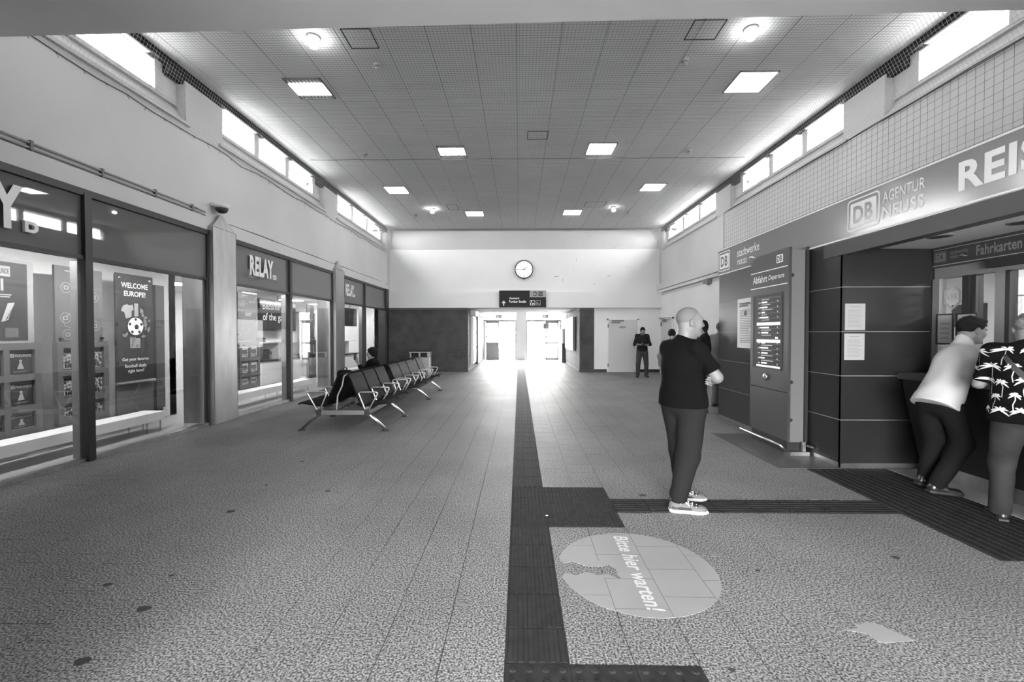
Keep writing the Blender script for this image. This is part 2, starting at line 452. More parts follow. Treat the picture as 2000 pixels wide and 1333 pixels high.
def brick_wall(name, side_faces, core):
    w = MB()
    for c in core: w.box(*c)
    o = w.build(name, M_mortar); o['kind'] = 'structure'
    mb = MB()
    for f in side_faces: bricks(mb, *f)
    tag(mb.build('bricks', M_brick, o), kind='stuff'); return o
brick_wall('wall_brick_left', [((XL, YF, .1), (1, 0, 0), (0, 0, 1), (0, -1, 0), 3.16, 2.43), ((-2.04, YF, .1), (0, 1, 0), (0, 0, 1), (1, 0, 0), .75, 2.43),
                               ((-2.04, 22.6, .1), (0, 1, 0), (0, 0, 1), (1, 0, 0), 2.6, 2.8)],
           [(XL - .3, -2.04, YF, YF + .75, -.02, 2.53), (-2.6, -2.04, YF + .751, 25.6, -.02, 3.0)])
brick_wall('wall_brick_right', [((2.40, YF, .1), (1, 0, 0), (0, 0, 1), (0, -1, 0), .56, 2.43), ((2.40, 21.8, .1), (0, -1, 0), (0, 0, 1), (-1, 0, 0), 4.3, 2.43),
                                ((2.40, 25.4, .1), (0, -1, 0), (0, 0, 1), (-1, 0, 0), 3.3, 2.7)],
           [(2.40, 2.955, YF, YF + .3, -.02, 2.53), (2.40, 2.955, YF + .301, 25.6, -.02, 3.0)])
struct('baseboard_left', M_frame, (XL, -2.02, YF - .03, YF, 0, .10))
struct('baseboard_pier', M_frame, (2.37, 2.98, YF - .03, YF, 0, .10))
# ---------------- ceilings
ceil = box('ceiling', M_ceil, (XL - .1, XR + .1, 3.7, YF + .3, ZC, ZC + .3)); ceil['kind'] = 'structure'
for (a0, b0, a1, b1) in ((-2.43, 5.99, -2.02, 6.41), (2.31, 5.90, 2.74, 6.30), (.17, 9.06, .60, 9.44), (-2.35, 14.15, -2.0, 14.75), (2.10, 13.9, 2.75, 14.52)):
    mb = MB(); w = .012
    for r in ((a0, a1, b0, b0 + w), (a0, a1, b1 - w, b1), (a0, a0 + w, b0, b1), (a1 - w, a1, b0, b1)): mb.box(*r, ZC - .004, ZC + .01)
    mb.build('hatch_joint', M_dark, ceil)
mb = MB()
for x in np.arange(-5.0, 5.5, .62): mb.box(x, x + .005, 4.0, YF, ZC - .002, ZC + .01)
mb.build('panel_joints', M_frame, ceil)
# low soffit in front of the hall (its edge crosses the top of the view)
P = [(-6.0, 4.125), (6.2, 3.867), (6.2, -4), (-6.0, -4)]
sof = MB().prism(P, (0, 0, 0), (1, 0, 0), (0, 1, 0), (0, 0, 1), 4.32, 4.5).prism([(-6.0, 4.125), (6.2, 3.867), (6.2, 3.6), (-6.0, 3.8)], (0, 0, 0), (1, 0, 0), (0, 1, 0), (0, 0, 1), 4.5, 6.0).build('ceiling_low', M_beam)
sof['kind'] = 'structure'
# added, unseen passage behind the camera: walls and open end shape the floor light
o = MB().box(-5.7, -1.7, -4, 1.25, -.05, 4.35).box(2.5, 6.0, -4, -3.8, -.05, 4.35).box(-1.7, 2.5, -4, -3.8, 2.6, 4.35).box(5.6, 6.0, -4, -.9, -.05, 4.35).build('wall_near_added', M_white); o['kind'] = 'structure'
# ---------------- exit passage
struct('ceiling_passage', M_beam, (-2.6, 2.96, YF + .3, 21.3, 2.53, 2.7))
struct('ceiling_porch', M_white, (-2.6, 2.96, 21.3, 25.8, 2.95, 3.1))
struct('wall_porch_bulkhead', M_beam, (-2.6, 2.96, 21.28, 21.34, 2.53, 3.1))
ground = struct('ground_street', mat('street_paving', .5, .8, var=.15, scale=.4), (-60, 60, -60, 90, -.6, -.14))
struct('unseen_roof_shop', mat('roof_gravel', .45, .9), (-14, XL - .5, -6, YF + .3, 3.40, 3.6))  # unseen flat roof, put in to shape the daylight at the windows
struct('unseen_roof_office', mat('roof_gravel', .45, .9), (XR + .5, 14, -6, YF + .3, 3.40, 3.6))  # its unseen counterpart, added for the right-hand windows' light
struct('ground_porch', mat('street_paving', .5, .8, var=.15, scale=.4), (-8, 8, 25.6, 40, -.14, -.02))
# ================================================================== EXIT DOORS
def exit_front():
    Y = 25.4
    col = MB().box(-.17, .42, Y - .3, Y + .25, 0, 2.95).build('pillar', M_white)
    tag(col, 'pale square column standing between the two exit doorways', 'pillar')
    for k, (x0, x1, n) in enumerate(((-2.04, -.17, 3), (.42, 2.4, 4))):
        d = thing('door_%d' % n, loc=((x0 + x1) / 2, Y, 0), kind='structure')
        mb = MB()
        mb.box(x0, x1, Y - .06, Y + .06, 2.2, 2.30).box(x0, x0 + .06, Y - .05, Y + .05, 0, 2.3).box(x1 - .06, x1, Y - .05, Y + .05, 0, 2.3)
        mb.build('door_frame', M_metalgrey, d)
        mb = MB().box(x0 + .06, x1 - .06, Y - .005, Y + .005, 2.3, 2.9); mb.build('fanlight_pane', M_glass, d)
        lx = x0 + .12 if k == 0 else x1 - .9
        mb = MB(); W = .76
        for r in ((lx, lx + .07, 0, 2.2), (lx + W - .07, lx + W, 0, 2.2), (lx, lx + W, 2.1, 2.2), (lx, lx + W, 1.30, 1.36), (lx, lx + W, .92, 1.0), (lx, lx + W, .0, .12)):
            mb.box(r[0], r[1], Y - .04, Y, r[2], r[3])
        lf = mb.build('door_leaf', M_grey2, d)
        if k == 0: MB().box(lx + .07, lx + W - .07, Y - .03, Y - .01, .12, .92).build('kick_panel', M_grey2, lf)
        MB().box(lx + .07, lx + W - .07, Y - .025, Y - .018, .95, 2.12).build('pane', M_glass, lf)
        MB().tube([(lx + W - .035, Y - .1, .7), (lx + W - .035, Y - .1, 1.9)], .018, 8).build('pull_bar', M_steelb, lf)
    # notices stuck to the right doorway glass
    pl = Plane((1.38, Y - .05, 0), (1, 0, 0), (0, 0, 1))
    st = thing('door_notice', 'grey notice and text lines stuck on the right exit door glass', 'notice', (1.6, Y - .05, 0))
    mb = MB(); pl.rect(mb, 0, .34, 1.78, 2.1); mb.build('header_panel', M_inkl, st)
    mb = MB(); pl.bars(mb, .05, .42, .85, 1.72, 17, .35, .5, seed=4); mb.build('text_lines', M_lettergrey, st)
    for k, x in enumerate((-1.15, 1.52)):
        t = thing('exit_sign', 'small emergency exit pictogram sign over the %s exit doorway' % ('left' if k == 0 else 'right'), 'exit sign', (x, 25.2, 2.36))
        MB().box(x - .2, x + .2, 25.22, 25.26, 2.40, 2.60).build('sign_plate', M_white, t)
        pl = Plane((x, 25.22, 2.4), (1, 0, 0), (0, 0, 1)); mb = MB()
        pl.rect(mb, -.17, -.14, .03, .17, 0, .004); pl.rect(mb, -.06, .12, .03, .06, 0, .004); pl.rect(mb, -.06, .12, .14, .17, 0, .004); pl.rect(mb, .09, .12, .03, .17, 0, .004)
        pl.disc(mb, (0.02, .1), .03, 0, .004, 10); mb.build('pictogram', M_metalgrey, t)
        MB().box(x - .01, x + .01, 25.23, 25.25, 2.6, 2.95).build('hanger', M_metalgrey, t)
    # parked bicycles and planters in the glare outside
    for x, y in ((-.95, 31.), (-1.6, 31.5), (.9, 31.4)):
        b = thing('bicycle', 'bicycle parked in the glare outside the exit doors', 'bicycle', (x, y, 0), group='bicycles outside the exit')
        for dx in (-.5, .5):
            w = MB()
            w.tube([(x + dx + .33 * math.cos(a), y, .33 + .33 * math.sin(a)) for a in np.linspace(0, 2 * math.pi, 21)], .02, 6, False); w.build('wheel', M_black, b)
        MB().tube([(x - .5, y, .33), (x - .15, y, .75), (x + .35, y, .8), (x + .5, y, .33)], .02, 6).tube([(x - .15, y, .75), (x, y, .33), (x + .35, y, .8)], .02, 6).build('frame', M_metalgrey, b)
        MB().box(x - .3, x - .05, y - .06, y + .06, .86, .92).build('saddle', M_black, b)
        MB().tube([(x + .38, y - .25, 1.0), (x + .35, y, .8), (x + .38, y + .25, 1.0)], .015, 6).build('handlebar', M_black, b)
exit_front()
# vitrines and machines on the left wall of the passage
X = -2.03
t = thing('notice_case', 'white framed notice case with stacked dark panels in the exit passage', 'display case', (X, 19.0, 0))
MB().box(X, X + .10, 18.35, 19.75, .25, 2.25).build('case_frame', M_shopw, t)
for k in range(3):
    MB().box(X + .10, X + .115, 18.45, 19.65, .35 + k * .63, .9 + k * .63).build('panel', M_rackd, t)
t = thing('wall_sign', 'white box sign above the notice case in the exit passage', 'sign', (X, 18.9, 2.3))
MB().box(X, X + .22, 18.3, 19.9, 2.27, 2.5).build('sign_box', M_shopw, t)
t = thing('advert_column', 'tall white advertising panel with dark edge along the exit passage', 'panel', (X, 21.2, 0))
MB().box(X, X + .12, 20.3, 22.3, .15, 2.3).build('panel_body', M_shopw, t); MB().box(X, X + .14, 20.25, 20.3, .1, 2.35).build('edge_trim', M_frame, t); MB().box(X, X + .14, 22.3, 22.36, .1, 2.35).build('edge_trim', M_frame, t)
t = thing('light_box_poster', 'backlit white advertising poster on the brick wall of the exit passage', 'poster', (2.38, 20.1, 0))
MB().box(2.26, 2.366, 18.65, 21.6, .80, 2.22).build('case', M_metalgrey, t)
MB().box(2.25, 2.26, 18.72, 21.53, .86, 2.16).build('lit_face', mat('lightbox', .9, .5, emit=1.3), t)
pl = Plane((2.249, 21.5, .86), (0, -1, 0), (0, 0, 1)); mb = MB()
for (u, v, r) in ((1.9, .1, .12), (2.2, .16, .16), (1.5, .12, .05), (2.4, .95, .07), (2.2, .75, .08), (1.9, .62, .05), (2.45, .1, .07)): pl.disc(mb, (u, v), r, 0, .004, 9, r * .8)
tag(mb.build('print', M_grey2, t), kind='stuff')
t = thing('advert_stand', 'narrow dark stand with white top on the right of the exit passage', 'stand', (2.3, 23.6, 0))
MB().box(2.22, 2.37, 22.9, 23.9, 0, 1.0).build('stand_base', M_frame, t); MB().box(2.24, 2.36, 22.95, 23.85, 1.0, 1.75).build('stand_panel', M_shopw, t)

# ================================================================== FAR WALL: door, clock, sign
d = thing('door_1', loc=(4.09, YF, 0), kind='structure')
mb = MB(); mb.box(3.47, 3.52, YF - .03, YF + .02, 0, 2.11).box(4.66, 4.71, YF - .03, YF + .02, 0, 2.11).box(3.47, 4.71, YF - .03, YF + .02, 2.06, 2.11).build('door_frame', M_white, d)
lf = MB().box(3.52, 4.66, YF - .02, YF + .01, .01, 2.06).build('door_leaf', mat('door_paint', .5, .5), d)
MB().box(4.52, 4.56, YF - .035, YF - .02, .95, 1.2).tube([(4.54, YF - .03, 1.1), (4.54, YF - .07, 1.1), (4.42, YF - .07, 1.1)], .01, 6).build('handle', M_steel, lf)
for z in (.2, 1.75): MB().box(3.49, 3.53, YF - .045, YF - .02, z, z + .14).build('hinge', M_metalgrey, lf)
MB().box(3.95, 4.2, YF - .024, YF - .02, 1.73, 1.81).build('plate', M_paper, lf)
pl = Plane((3.96, YF - .0245, 1.74), (1, 0, 0), (0, 0, 1)); mb = MB(); pl.bars(mb, 0, .23, 0, .06, 2, .4, .2); mb.build('plate_print', M_ink, lf)
MB().box(3.64, 4.12, YF - .05, YF - .02, 2.0, 2.055).box(3.64, 3.98, YF - .06, YF - .02, 1.93, 1.985).build('door_closer', M_metalgrey, lf)
d = thing('door_2', loc=(XR, 16.6, 0), kind='structure')
MB().box(XR - .05, XR + .02, 17.18, 17.26, 0, 2.12).box(XR - .05, XR + .02, 15.9, 15.98, 0, 2.12).box(XR - .05, XR + .02, 15.9, 17.26, 2.06, 2.12).build('door_frame', M_white, d)
lf = MB().box(XR - .03, XR, 15.98, 17.18, .01, 2.06).build('door_leaf', mat('door_paint', .5, .5), d)
for z in (.25, 1.8): MB().box(XR - .065, XR - .03, 17.12, 17.2, z, z + .16).build('hinge', M_metalgrey, lf)
MB().box(XR - .10, XR - .03, 16.6, 16.95, 1.98, 2.05).tube([(XR - .08, 16.7, 2.06), (XR - .35, 16.5, 2.1), (XR - .05, 16.1, 2.1)], .012, 6).build('door_closer', M_metalgrey, lf)
# clock
cx, cz, cr = .19, 4.05, .365
ck = thing('wall_clock', 'round white station clock with black rim high on the far wall', 'clock', (cx, YF, cz))
MB().lathe([(cr * .98, 0), (cr, .02), (cr, .09), (cr * .95, .10), (cr * .90, .09), (cr * .90, .05)], (cx, YF, cz), 'y', 40).build('rim', M_black, ck, True)
MB().lathe([(cr * .91, .05), (cr * .91, .062)], (cx, YF, cz), 'y', 40).build('dial', mat('clock_dial', .9, .5, emit=.35), ck)
pl = Plane((cx, YF - .064, cz), (1, 0, 0), (0, 0, 1))
for k in range(12):
    mb = MB(); a = math.radians(90 - 30 * k); c, s_ = math.cos(a), math.sin(a); r0, r1, w = (.24, .31, .012) if k % 3 == 0 else (.265, .305, .011)
    pl.poly(mb, [(c * r0 - s_ * w, s_ * r0 + c * w), (c * r0 + s_ * w, s_ * r0 - c * w), (c * r1 + s_ * w, s_ * r1 - c * w), (c * r1 - s_ * w, s_ * r1 + c * w)]); mb.build('hour_mark', M_black, ck)
def hand(ang, L, w, back, nm):
    a = math.radians(90 - ang); c, s_ = math.cos(a), math.sin(a); mb = MB()
    pl.poly(mb, [(-c * back - s_ * w, -s_ * back + c * w), (-c * back + s_ * w, -s_ * back - c * w), (c * L + s_ * w * .5, s_ * L - c * w * .5), (c * L - s_ * w * .5, s_ * L + c * w * .5)], .004, .008); mb.build(nm, M_black, ck)
hand(52, .185, .014, .05, 'hour_hand'); hand(263, .29, .011, .05, 'minute_hand')
mb = MB(); pl.ring(mb, [(-.04 + .028 * math.cos(q), .165 + .028 * math.sin(q)) for q in np.linspace(0, 6.28, 13)[:-1]], [(-.04 + .018 * math.cos(q), .165 + .018 * math.sin(q)) for q in np.linspace(0, 6.28, 13)[:-1]], .0, .003); mb.build('emblem', M_ink, ck)
MB().lathe([(.03, 0), (.045, .02), (.0, .03)][:2], (cx, YF - .05, cz - cr - .03), 'z', 10).build('fixing', M_black, ck)
MB().box(cx - .008, cx + .008, YF - .012, YF, 3.21, cz - cr - .02).build('cable_cover', M_white, ck)
# direction sign
Y0 = YF - .16
sg = thing('direction_sign', 'dark exit direction sign hung under the clock on the lintel', 'sign', (.14, Y0, 2.54))
MB().box(-.78, 1.05, Y0 - .09, Y0, 2.54, 3.2).build('sign_box', mat('sign_dark', .014, .5, spec=.15), sg)
pl = Plane((-.78, Y0 - .09, 2.54), (1, 0, 0), (0, 0, 1))
mb = MB(); pl.rect(mb, 1.19, 1.83, .40, .66); mb.build('grey_field', mat('sign_grey', .26, .5), sg)
text('lettering', 'Ausgang', M_letter, sg, pl, .39, .30, .40, .105, .02); text('lettering', 'Further Straße', M_letter, sg, pl, .39, .185, .66, .095, .02)
mb = MB(); pl.poly(mb, [(.155, .07), (.195, .07), (.195, .27), (.155, .27)]); pl.poly(mb, [(.10, .18), (.13, .16), (.175, .22), (.175, .275)]); pl.poly(mb, [(.25, .18), (.175, .275), (.175, .22), (.22, .16)]); mb.build('arrow', M_letter, sg)
mb = MB(); pl.disc(mb, (1.40, .53), .085, .002, .004); mb.build('bus_roundel', M_panelb, sg); text('lettering', 'Bus', M_letter, sg, pl, 1.35, .50, .10, .06, .02, d0=.004)
mb = MB(); pl.rect(mb, 1.53, 1.70, .445, .615, .002, .004); mb.build('taxi_square', M_panelb, sg); text('lettering', 'Taxi', M_lettergrey, sg, pl, 1.545, .505, .14, .05, .02, d0=.004)
def frame2(mb, u0, u1, v0, v1, w): 
    for r in ((u0, u1, v0, v0 + w), (u0, u1, v1 - w, v1), (u0, u0 + w, v0, v1), (u1 - w, u1, v0, v1)): pl.rect(mb, *r)
mb = MB(); frame2(mb, 1.20, 1.39, .08, .27, .012); pl.disc(mb, (1.255, .245), .02); pl.poly(mb, [(1.24, .21), (1.265, .22), (1.285, .15), (1.33, .15), (1.35, .10), (1.37, .11), (1.35, .175), (1.29, .175)])
pl.ring(mb, [(1.27 + .055 * math.cos(q), .14 + .055 * math.sin(q)) for q in np.linspace(2.2, 6.0, 12)], [(1.27 + .04 * math.cos(q), .14 + .04 * math.sin(q)) for q in np.linspace(2.2, 6.0, 12)], 0, .002)
mb.build('wheelchair_pictogram', M_letter, sg)
mb = MB(); frame2(mb, 1.42, 1.61, .08, .27, .012); pl.rect(mb, 1.43, 1.60, .11, .125)
for k in range(3): pl.disc(mb, (1.46 + k * .045, .20 - k * .015), .014); pl.rect(mb, 1.45 + k * .045, 1.475 + k * .045, .14, .18 - k * .01)
mb.build('waiting_pictogram', M_lettergrey, sg)

# ================================================================== CEILING LAMPS
def lamp(x0, y0, half, lab):
    t = thing('ceiling_lamp', lab, 'ceiling lamp', (x0 + .31, y0 + .31, ZC), group='square lamps in the hall ceiling')
    s = .62; mb = MB(); w = .02
    for r in ((x0, x0 + s, y0, y0 + w), (x0, x0 + s, y0 + s - w, y0 + s), (x0, x0 + w, y0, y0 + s), (x0 + s - w, x0 + s, y0, y0 + s)): mb.box(*r, ZC - .02, ZC)
    mb.build('lamp_frame', M_grey2, t)
    if half:
        MB().box(x0 + w, x0 + s - w, y0 + .16, y0 + .50, ZC - .012, ZC - .002).build('diffuser', mat('lamp_diffuser', .9, .5, emit=LAMP), t)
        mb = MB()
        for k in range(10): mb.box(x0 + .03 + k * .06, x0 + .036 + k * .06, y0 + .02, y0 + .16, ZC - .015, ZC - .002).box(x0 + .03 + k * .06, x0 + .036 + k * .06, y0 + .50, y0 + .60, ZC - .015, ZC - .002)
        tag(mb.build('louvre', M_metalgrey, t), kind='stuff')
    else:
        MB().box(x0 + w, x0 + s - w, y0 + w, y0 + s - w, ZC - .012, ZC - .002).build('diffuser', mat('lamp_diffuser', .9, .5, emit=LAMP), t)
for x0, y0, hf, lab in ((3.47, 7.04, 0, 'square lit ceiling lamp close to the right wall, over the ticket office'), (1.51, 9.62, 0, 'square lit ceiling lamp beside the small square ceiling hatch'),
                        (3.45, 12.24, 0, 'square lit ceiling lamp near the far right windows'), (1.50, 14.80, 0, 'square lit ceiling lamp right of the clock near the far wall'),
                        (-3.83, 7.12, 1, 'square ceiling lamp with dark louvred ends near the left windows'), (-1.83, 9.72, 1, 'square ceiling lamp with dark louvred ends near the hall middle'),
                        (-3.83, 12.35, 0, 'square lit ceiling lamp near the far left windows'), (-1.84, 14.88, 0, 'square lit ceiling lamp left of the clock near the far wall')):
    lamp(x0, y0, hf, lab)
for x, y, e, lab in ((-2.86, 6.15, 26, 'glaring round spotlight beside the near left ceiling hatch'), (3.13, 6.08, 26, 'glaring round spotlight beside the near right ceiling hatch'),
                (-2.87, 14.6, 22, 'small glaring round spotlight in the far left of the ceiling'), (3.08, 14.5, 12, 'small glaring round spotlight in the far right of the ceiling')):
    t = thing('spotlight', lab, 'spotlight', (x, y, ZC), group='round spotlights in the hall ceiling')
    MB().lathe([(.09, 0), (.09, -.02), (.03, -.03), (.03, -.05)], (x, y, ZC), 'z', 20).build('spot_ring', M_white, t, True)
    MB().lathe([(.03, -.05), (.062, -.075), (.068, -.11), (.05, -.145), (.02, -.155)], (x, y, ZC), 'z', 16).build('bulb', mat('spot_bulb_%d' % e, .9, .5, emit=e), t, True)
for x, y, lab in ((-2.17, 6.78, 'white smoke detector on the ceiling beside the near left hatch'), (2.49, 6.74, 'white smoke detector on the ceiling beside the near right hatch'), (-3.53, 10.1, 'smoke detector on the net seam line, left of the ceiling'),
                  (3.82, 10.04, 'smoke detector on the net seam line, right of the ceiling'), (-3.59, 15.3, 'small smoke detector at the far left of the ceiling'), (3.73, 15.15, 'small smoke detector at the far right of the ceiling')):
    t = thing('smoke_detector', lab, 'smoke detector', (x, y, ZC), group='ceiling smoke detectors')
    MB().lathe([(.055, 0), (.058, -.03), (.05, -.035)], (x, y, ZC), 'z', 18).build('base', M_white, t, True)
    MB().lathe([(.045, -.035), (.045, -.06), (.03, -.085), (.01, -.09)], (x, y, ZC), 'z', 18).build('sensor_head', M_white, t, True)
    MB().lathe([(.046, -.045), (.046, -.052)], (x, y, ZC), 'z', 18).build('vent_slot', M_frame, t)
# ================================================================== BIRD NET
def net_sheet(mb, O, u, v, U, V, cu, cv, r=.0011, wob=0.):
    O, u, v = Vector(O), Vector(u).normalized(), Vector(v).normalized(); n = u.cross(v)
    def strand(a, b):
        d = (b - a).normalized(); p = d.cross(n).normalized() * r; q = n * r
        V_ = [a + p, a - p * .5 + q * .87, a - p * .5 - q * .87, b + p, b - p * .5 + q * .87, b - p * .5 - q * .87]
        mb.add(V_, [(0, 1, 4, 3), (1, 2, 5, 4), (2, 0, 3, 5)])
    for i in range(int(U / cu) + 1): strand(O + u * (i * cu), O + u * (i * cu) + v * V)
    for j in range(int(V / cv) + 1): strand(O + v * (j * cv), O + v * (j * cv) + u * U)
ZN = 5.56
mb = MB(); net_sheet(mb, (-4.85, 4.12, ZN), (1, 0, 0), (0, 1, 0), 9.95, 13.2, .05, .05, .0013)
nt_ = thing('bird_net', 'fine dark bird net under the hall ceiling, reaching down to windows and office sign', 'net', (.15, 10, ZN))
mb.build('ceiling_sheet', M_net, nt_)
mb = MB(); mb.tube([(-4.85 + .5 * i, 10.22 + .012 * math.sin(i * 2.1), ZN - .004 * (i % 2)) for i in range(21)], .005, 6); mb.build('seam_rope', M_net, nt_)
mb = MB(); L = Vector((-.33, 0, -.86)); net_sheet(mb, (-4.85, 4.12, ZN), L, (0, 1, 0), L.length, 13.2, .05, .05, .0016); mb.build('left_window_sheet', M_netl, nt_)
mb = MB(); R_ = Vector((.42, 0, -.84)); net_sheet(mb, (5.10, 4.12, ZN), R_, (0, 1, 0), R_.length, 13.2, .05, .05, .0016); mb.build('right_window_sheet', M_netl, nt_)
mb = MB()
mb.tube([(-5.185, 4.2 + .4 * i, 4.69 + .018 * math.sin(i * 1.7) - (.03 if i % 5 == 0 else 0)) for i in range(33)], .005, 6)
for i in range(44): mb.tube([(-5.187, 4.3 + .3 * i, 4.69), (-5.187, 4.3 + .3 * i + .04 * random.uniform(-1, 1), 4.66 - .03 * random.random())], .003, 4)
mb.build('hem_rope', M_net, nt_)
mb = MB(); net_sheet(mb, (3.70, 2.2, 3.05), (0, 1, 0), (0, 0, 1), 5.85, .66, .07, .07, .0013)
S_ = Vector((1.81, 0, 1.05)); net_sheet(mb, (3.70, 4.25, 3.71), (0, 1, 0), S_, 3.8, S_.length, .07, .07, .0013)
mb.build('kiosk_sheet', M_net, nt_)
MB().tube([(3.70, 8.05, 3.05), (3.70, 8.06, 3.71), (5.5, 8.05, 4.76)], .005, 6).tube([(3.70 + .0, 2.2 + .5 * i, 3.71 + .01 * (i % 2)) for i in range(12)] + [(3.70, 8.05, 3.71)], .004, 6).build('edge_rope', M_net, nt_)
# ================================================================== SHOP ON THE LEFT
XS = XL                                          # glass plane
SB = [(1.9, 7.26), (7.87, 12.16), (12.77, 16.95)]
MUL = [[3.05, 5.19], [9.86], [14.66]]
# shell of the shop
o = MB().box(-9.0, XS - .02, 1.7, 17.4, -.12, .03).build('floor_shop', mat('shop_floor', .30, .5)); o['kind'] = 'structure'
o = MB().box(-9.0, XS - .05, 1.7, 17.4, 2.62, 2.75).build('ceiling_shop', M_shopw); o['kind'] = 'structure'
o = MB().box(-9.2, -9.0, 1.7, 17.4, 0, 2.7).box(-9.0, XS - .05, 1.5, 1.9, 0, 2.7).box(-9.0, XS - .25, 16.95, 17.4, 0, 2.7).build('wall_shop_back', M_shopw); o['kind'] = 'structure'
o = MB().box(-6.55, -6.40, 1.9, 8.1, 0, 2.62).box(-9, -6.4, 7.95, 8.1, 0, 2.62).build('wall_shop_display', M_shopw); o['kind'] = 'structure'
for y0, y1 in ((2.2, 7.0), (8.1, 12.0), (13.0, 16.7)):
    t = thing('shop_strip_light', 'bright white strip light along the shop window head', 'strip light', (-5.27, (y0 + y1) / 2, 2.6), group='strip lights over the shop windows')
    MB().box(-5.31, -5.23, y0, y1, 2.58, 2.615).build('lamp_housing', M_shopw, t); MB().box(-5.30, -5.24, y0 + .02, y1 - .02, 2.57, 2.58).build('diffuser', mat('shop_lamp', .9, .5, emit=95), t)
for y in (9.4, 11.6, 14.2, 16.2):
    t = thing('shop_ceiling_lamp', 'square white lamp in the shop ceiling', 'ceiling lamp', (-7.4, y, 2.62), group='shop ceiling lamps')
    MB().box(-7.7, -7.1, y - .3, y + .3, 2.60, 2.62).build('lamp_frame', M_shopw, t); MB().box(-7.67, -7.13, y - .27, y + .27, 2.595, 2.60).build('diffuser', mat('shop_lamp2', .9, .5, emit=34), t)
LAB = ['wide shop window with welcome poster and magazine racks, beside the first steel pillar', 'shop window with large relay lettering between the two steel pillars', 'shop window with small relay lettering past the second steel pillar']
for k, (y0, y1) in enumerate(SB):
    w = thing('shop_window', LAB[k], 'shop window', (XS, (y0 + y1) / 2, 0), group='shop windows along the left wall')
    mb = MB().box(XS - .06, XS + .05, y0, y1, 3.17, 3.25); mb.build('head_rail', M_frame, w)
    MB().box(XS - .05, XS + .04, y0, y1, 2.415, 2.46).build('transom', M_frame, w)
    MB().box(XS - .05, XS + .03, y0, y1, 0, .045).build('sill_rail', M_steel, w)
    edges = [y0] + MUL[k] + [y1]
    for y in MUL[k]:
        MB().box(XS - .045, XS + .06, y - .035, y + .055, 0, 3.2).build('mullion', M_frame, w)
        MB().box(XS - .17, XS - .045, y + .0, y + .05, 0.03, 2.40).build('mullion_fin', M_metalgrey, w)
    for y in (y0, y1 - .03): MB().box(XS - .05, XS + .04, y, y + .03, 0, 3.2).build('jamb', M_frame, w)
    for i in range(len(edges) - 1):
        a, b = edges[i] + .03, edges[i + 1] - .03
        MB().box(XS - .006, XS + .006, a, b, .045, 2.42).build('pane', M_shop, w)
        MB().box(XS - .010, XS + .010, a, b, 2.455, 3.17).build('fascia_panel', M_fascia, w)
    pl = Plane((XS + .0115, y0, 0), (0, 1, 0), (0, 0, 1))
    def logo(u, z, h, ww):
        text('lettering', 'RELAY', M_letter, w, pl, u, z, ww, h, .045, depth=.03)
        n = 12; r = h * .13; c = (u + ww + r * 1.25, z + r)
        O_ = [(c[0] - r, c[1] - r), (c[0] + r * .2, c[1] - r)] + [(c[0] + r * .2 + r * math.cos(q), c[1] + r * math.sin(q)) for q in np.linspace(-1.4, 1.4, 8)] + [(c[0] + r * .2, c[1] + r), (c[0] - r, c[1] + r)]
        I_ = [(c[0] + (p[0] - c[0]) * .45, c[1] + (p[1] - c[1]) * .45) for p in O_]
        mb = MB(); pl.ring(mb, O_, I_, 0, .03); mb.build('lettering', M_letter, w)
    if k == 0: logo(3.40 - y0, 2.60, .46, 1.12)
    if k == 1: logo(8.38 - y0, 2.66, .385, .80)
    if k == 2: logo(13.03 - y0, 2.66, .36, .66)
MB().box(XS - .4, XS + .07, 16.95, 17.28, 0, 3.25).build('trim_6', M_frame)['kind'] = 'structure'
struct('trim_7', M_shopw, (XS - .9, XS + .0, 1.7, 17.4, 3.25, 3.29))
struct('trim_8', M_frame, (XS - .12, XS - .05, 1.7, 17.0, 2.62, 3.25))
for k, (y0, y1) in enumerate(((7.26, 7.87), (12.16, 12.77))):
    p = thing('pillar', ('first' if k == 0 else 'second') + ' brushed steel pillar with a pyramid cap, ' + ('left of the large relay lettering' if k == 0 else 'behind the end of the bench row'), 'pillar', (-5.3, (y0 + y1) / 2, 0), group='steel clad pillars of the shop front')
    MB().box(-5.62, -5.09, y0, y1, 0.0, 3.32).build('cladding', M_steel, p, bevel=.006)
    c = (-5.155, (y0 + y1) / 2, 3.60)
    MB().add([(-5.165, y0 + .01, 3.322), (-5.09, y0 + .01, 3.322), (-5.09, y1 - .01, 3.322), (-5.165, y1 - .01, 3.322), c], [(3, 2, 1, 0), (0, 1, 4), (1, 2, 4), (2, 3, 4), (3, 0, 4)]).build('pyramid_cap', M_steel, p)
    MB().box(-5.095, -5.088, y0 + .0, y0 + .012, 0, 3.32).box(-5.095, -5.088, y1 - .012, y1, 0, 3.32).build('corner_seam', M_metalgrey, p)
# conduits above the shop
t = thing('wall_conduit', 'pair of grey conduits running above the shop windows', 'pipe', (XL, 4.5, 3.5))
for z in (3.50, 3.555):
    MB().tube([(XL + .025, y, z) for y in (1.9, 4.0, 7.0)] + [(XL + .03, 7.2, z - .02)], .014, 8).build('conduit', mat('conduit_grey', .3, .5), t, True)
for y in (3.3, 4.6, 5.4, 6.2, 6.9): MB().box(XL, XL + .045, y, y + .03, 3.475, 3.58).build('bracket', M_metalgrey, t)
t = thing('wall_conduit', 'thin dark cable running along the wall past the first pillar', 'pipe', (XL, 12, 3.5))
MB().tube([(XL + .012, y, 3.485 + .006 * math.sin(y * 3)) for y in np.arange(7.7, 16.9, .4)], .011, 6).build('cable', M_metalgrey, t)
t = thing('security_camera', 'dome camera on a white bracket above the first steel pillar', 'camera', (XL + .1, 7.45, 3.66))
MB().box(XL, XL + .12, 7.36, 7.58, 3.68, 3.74).build('bracket', M_white, t, bevel=.01)
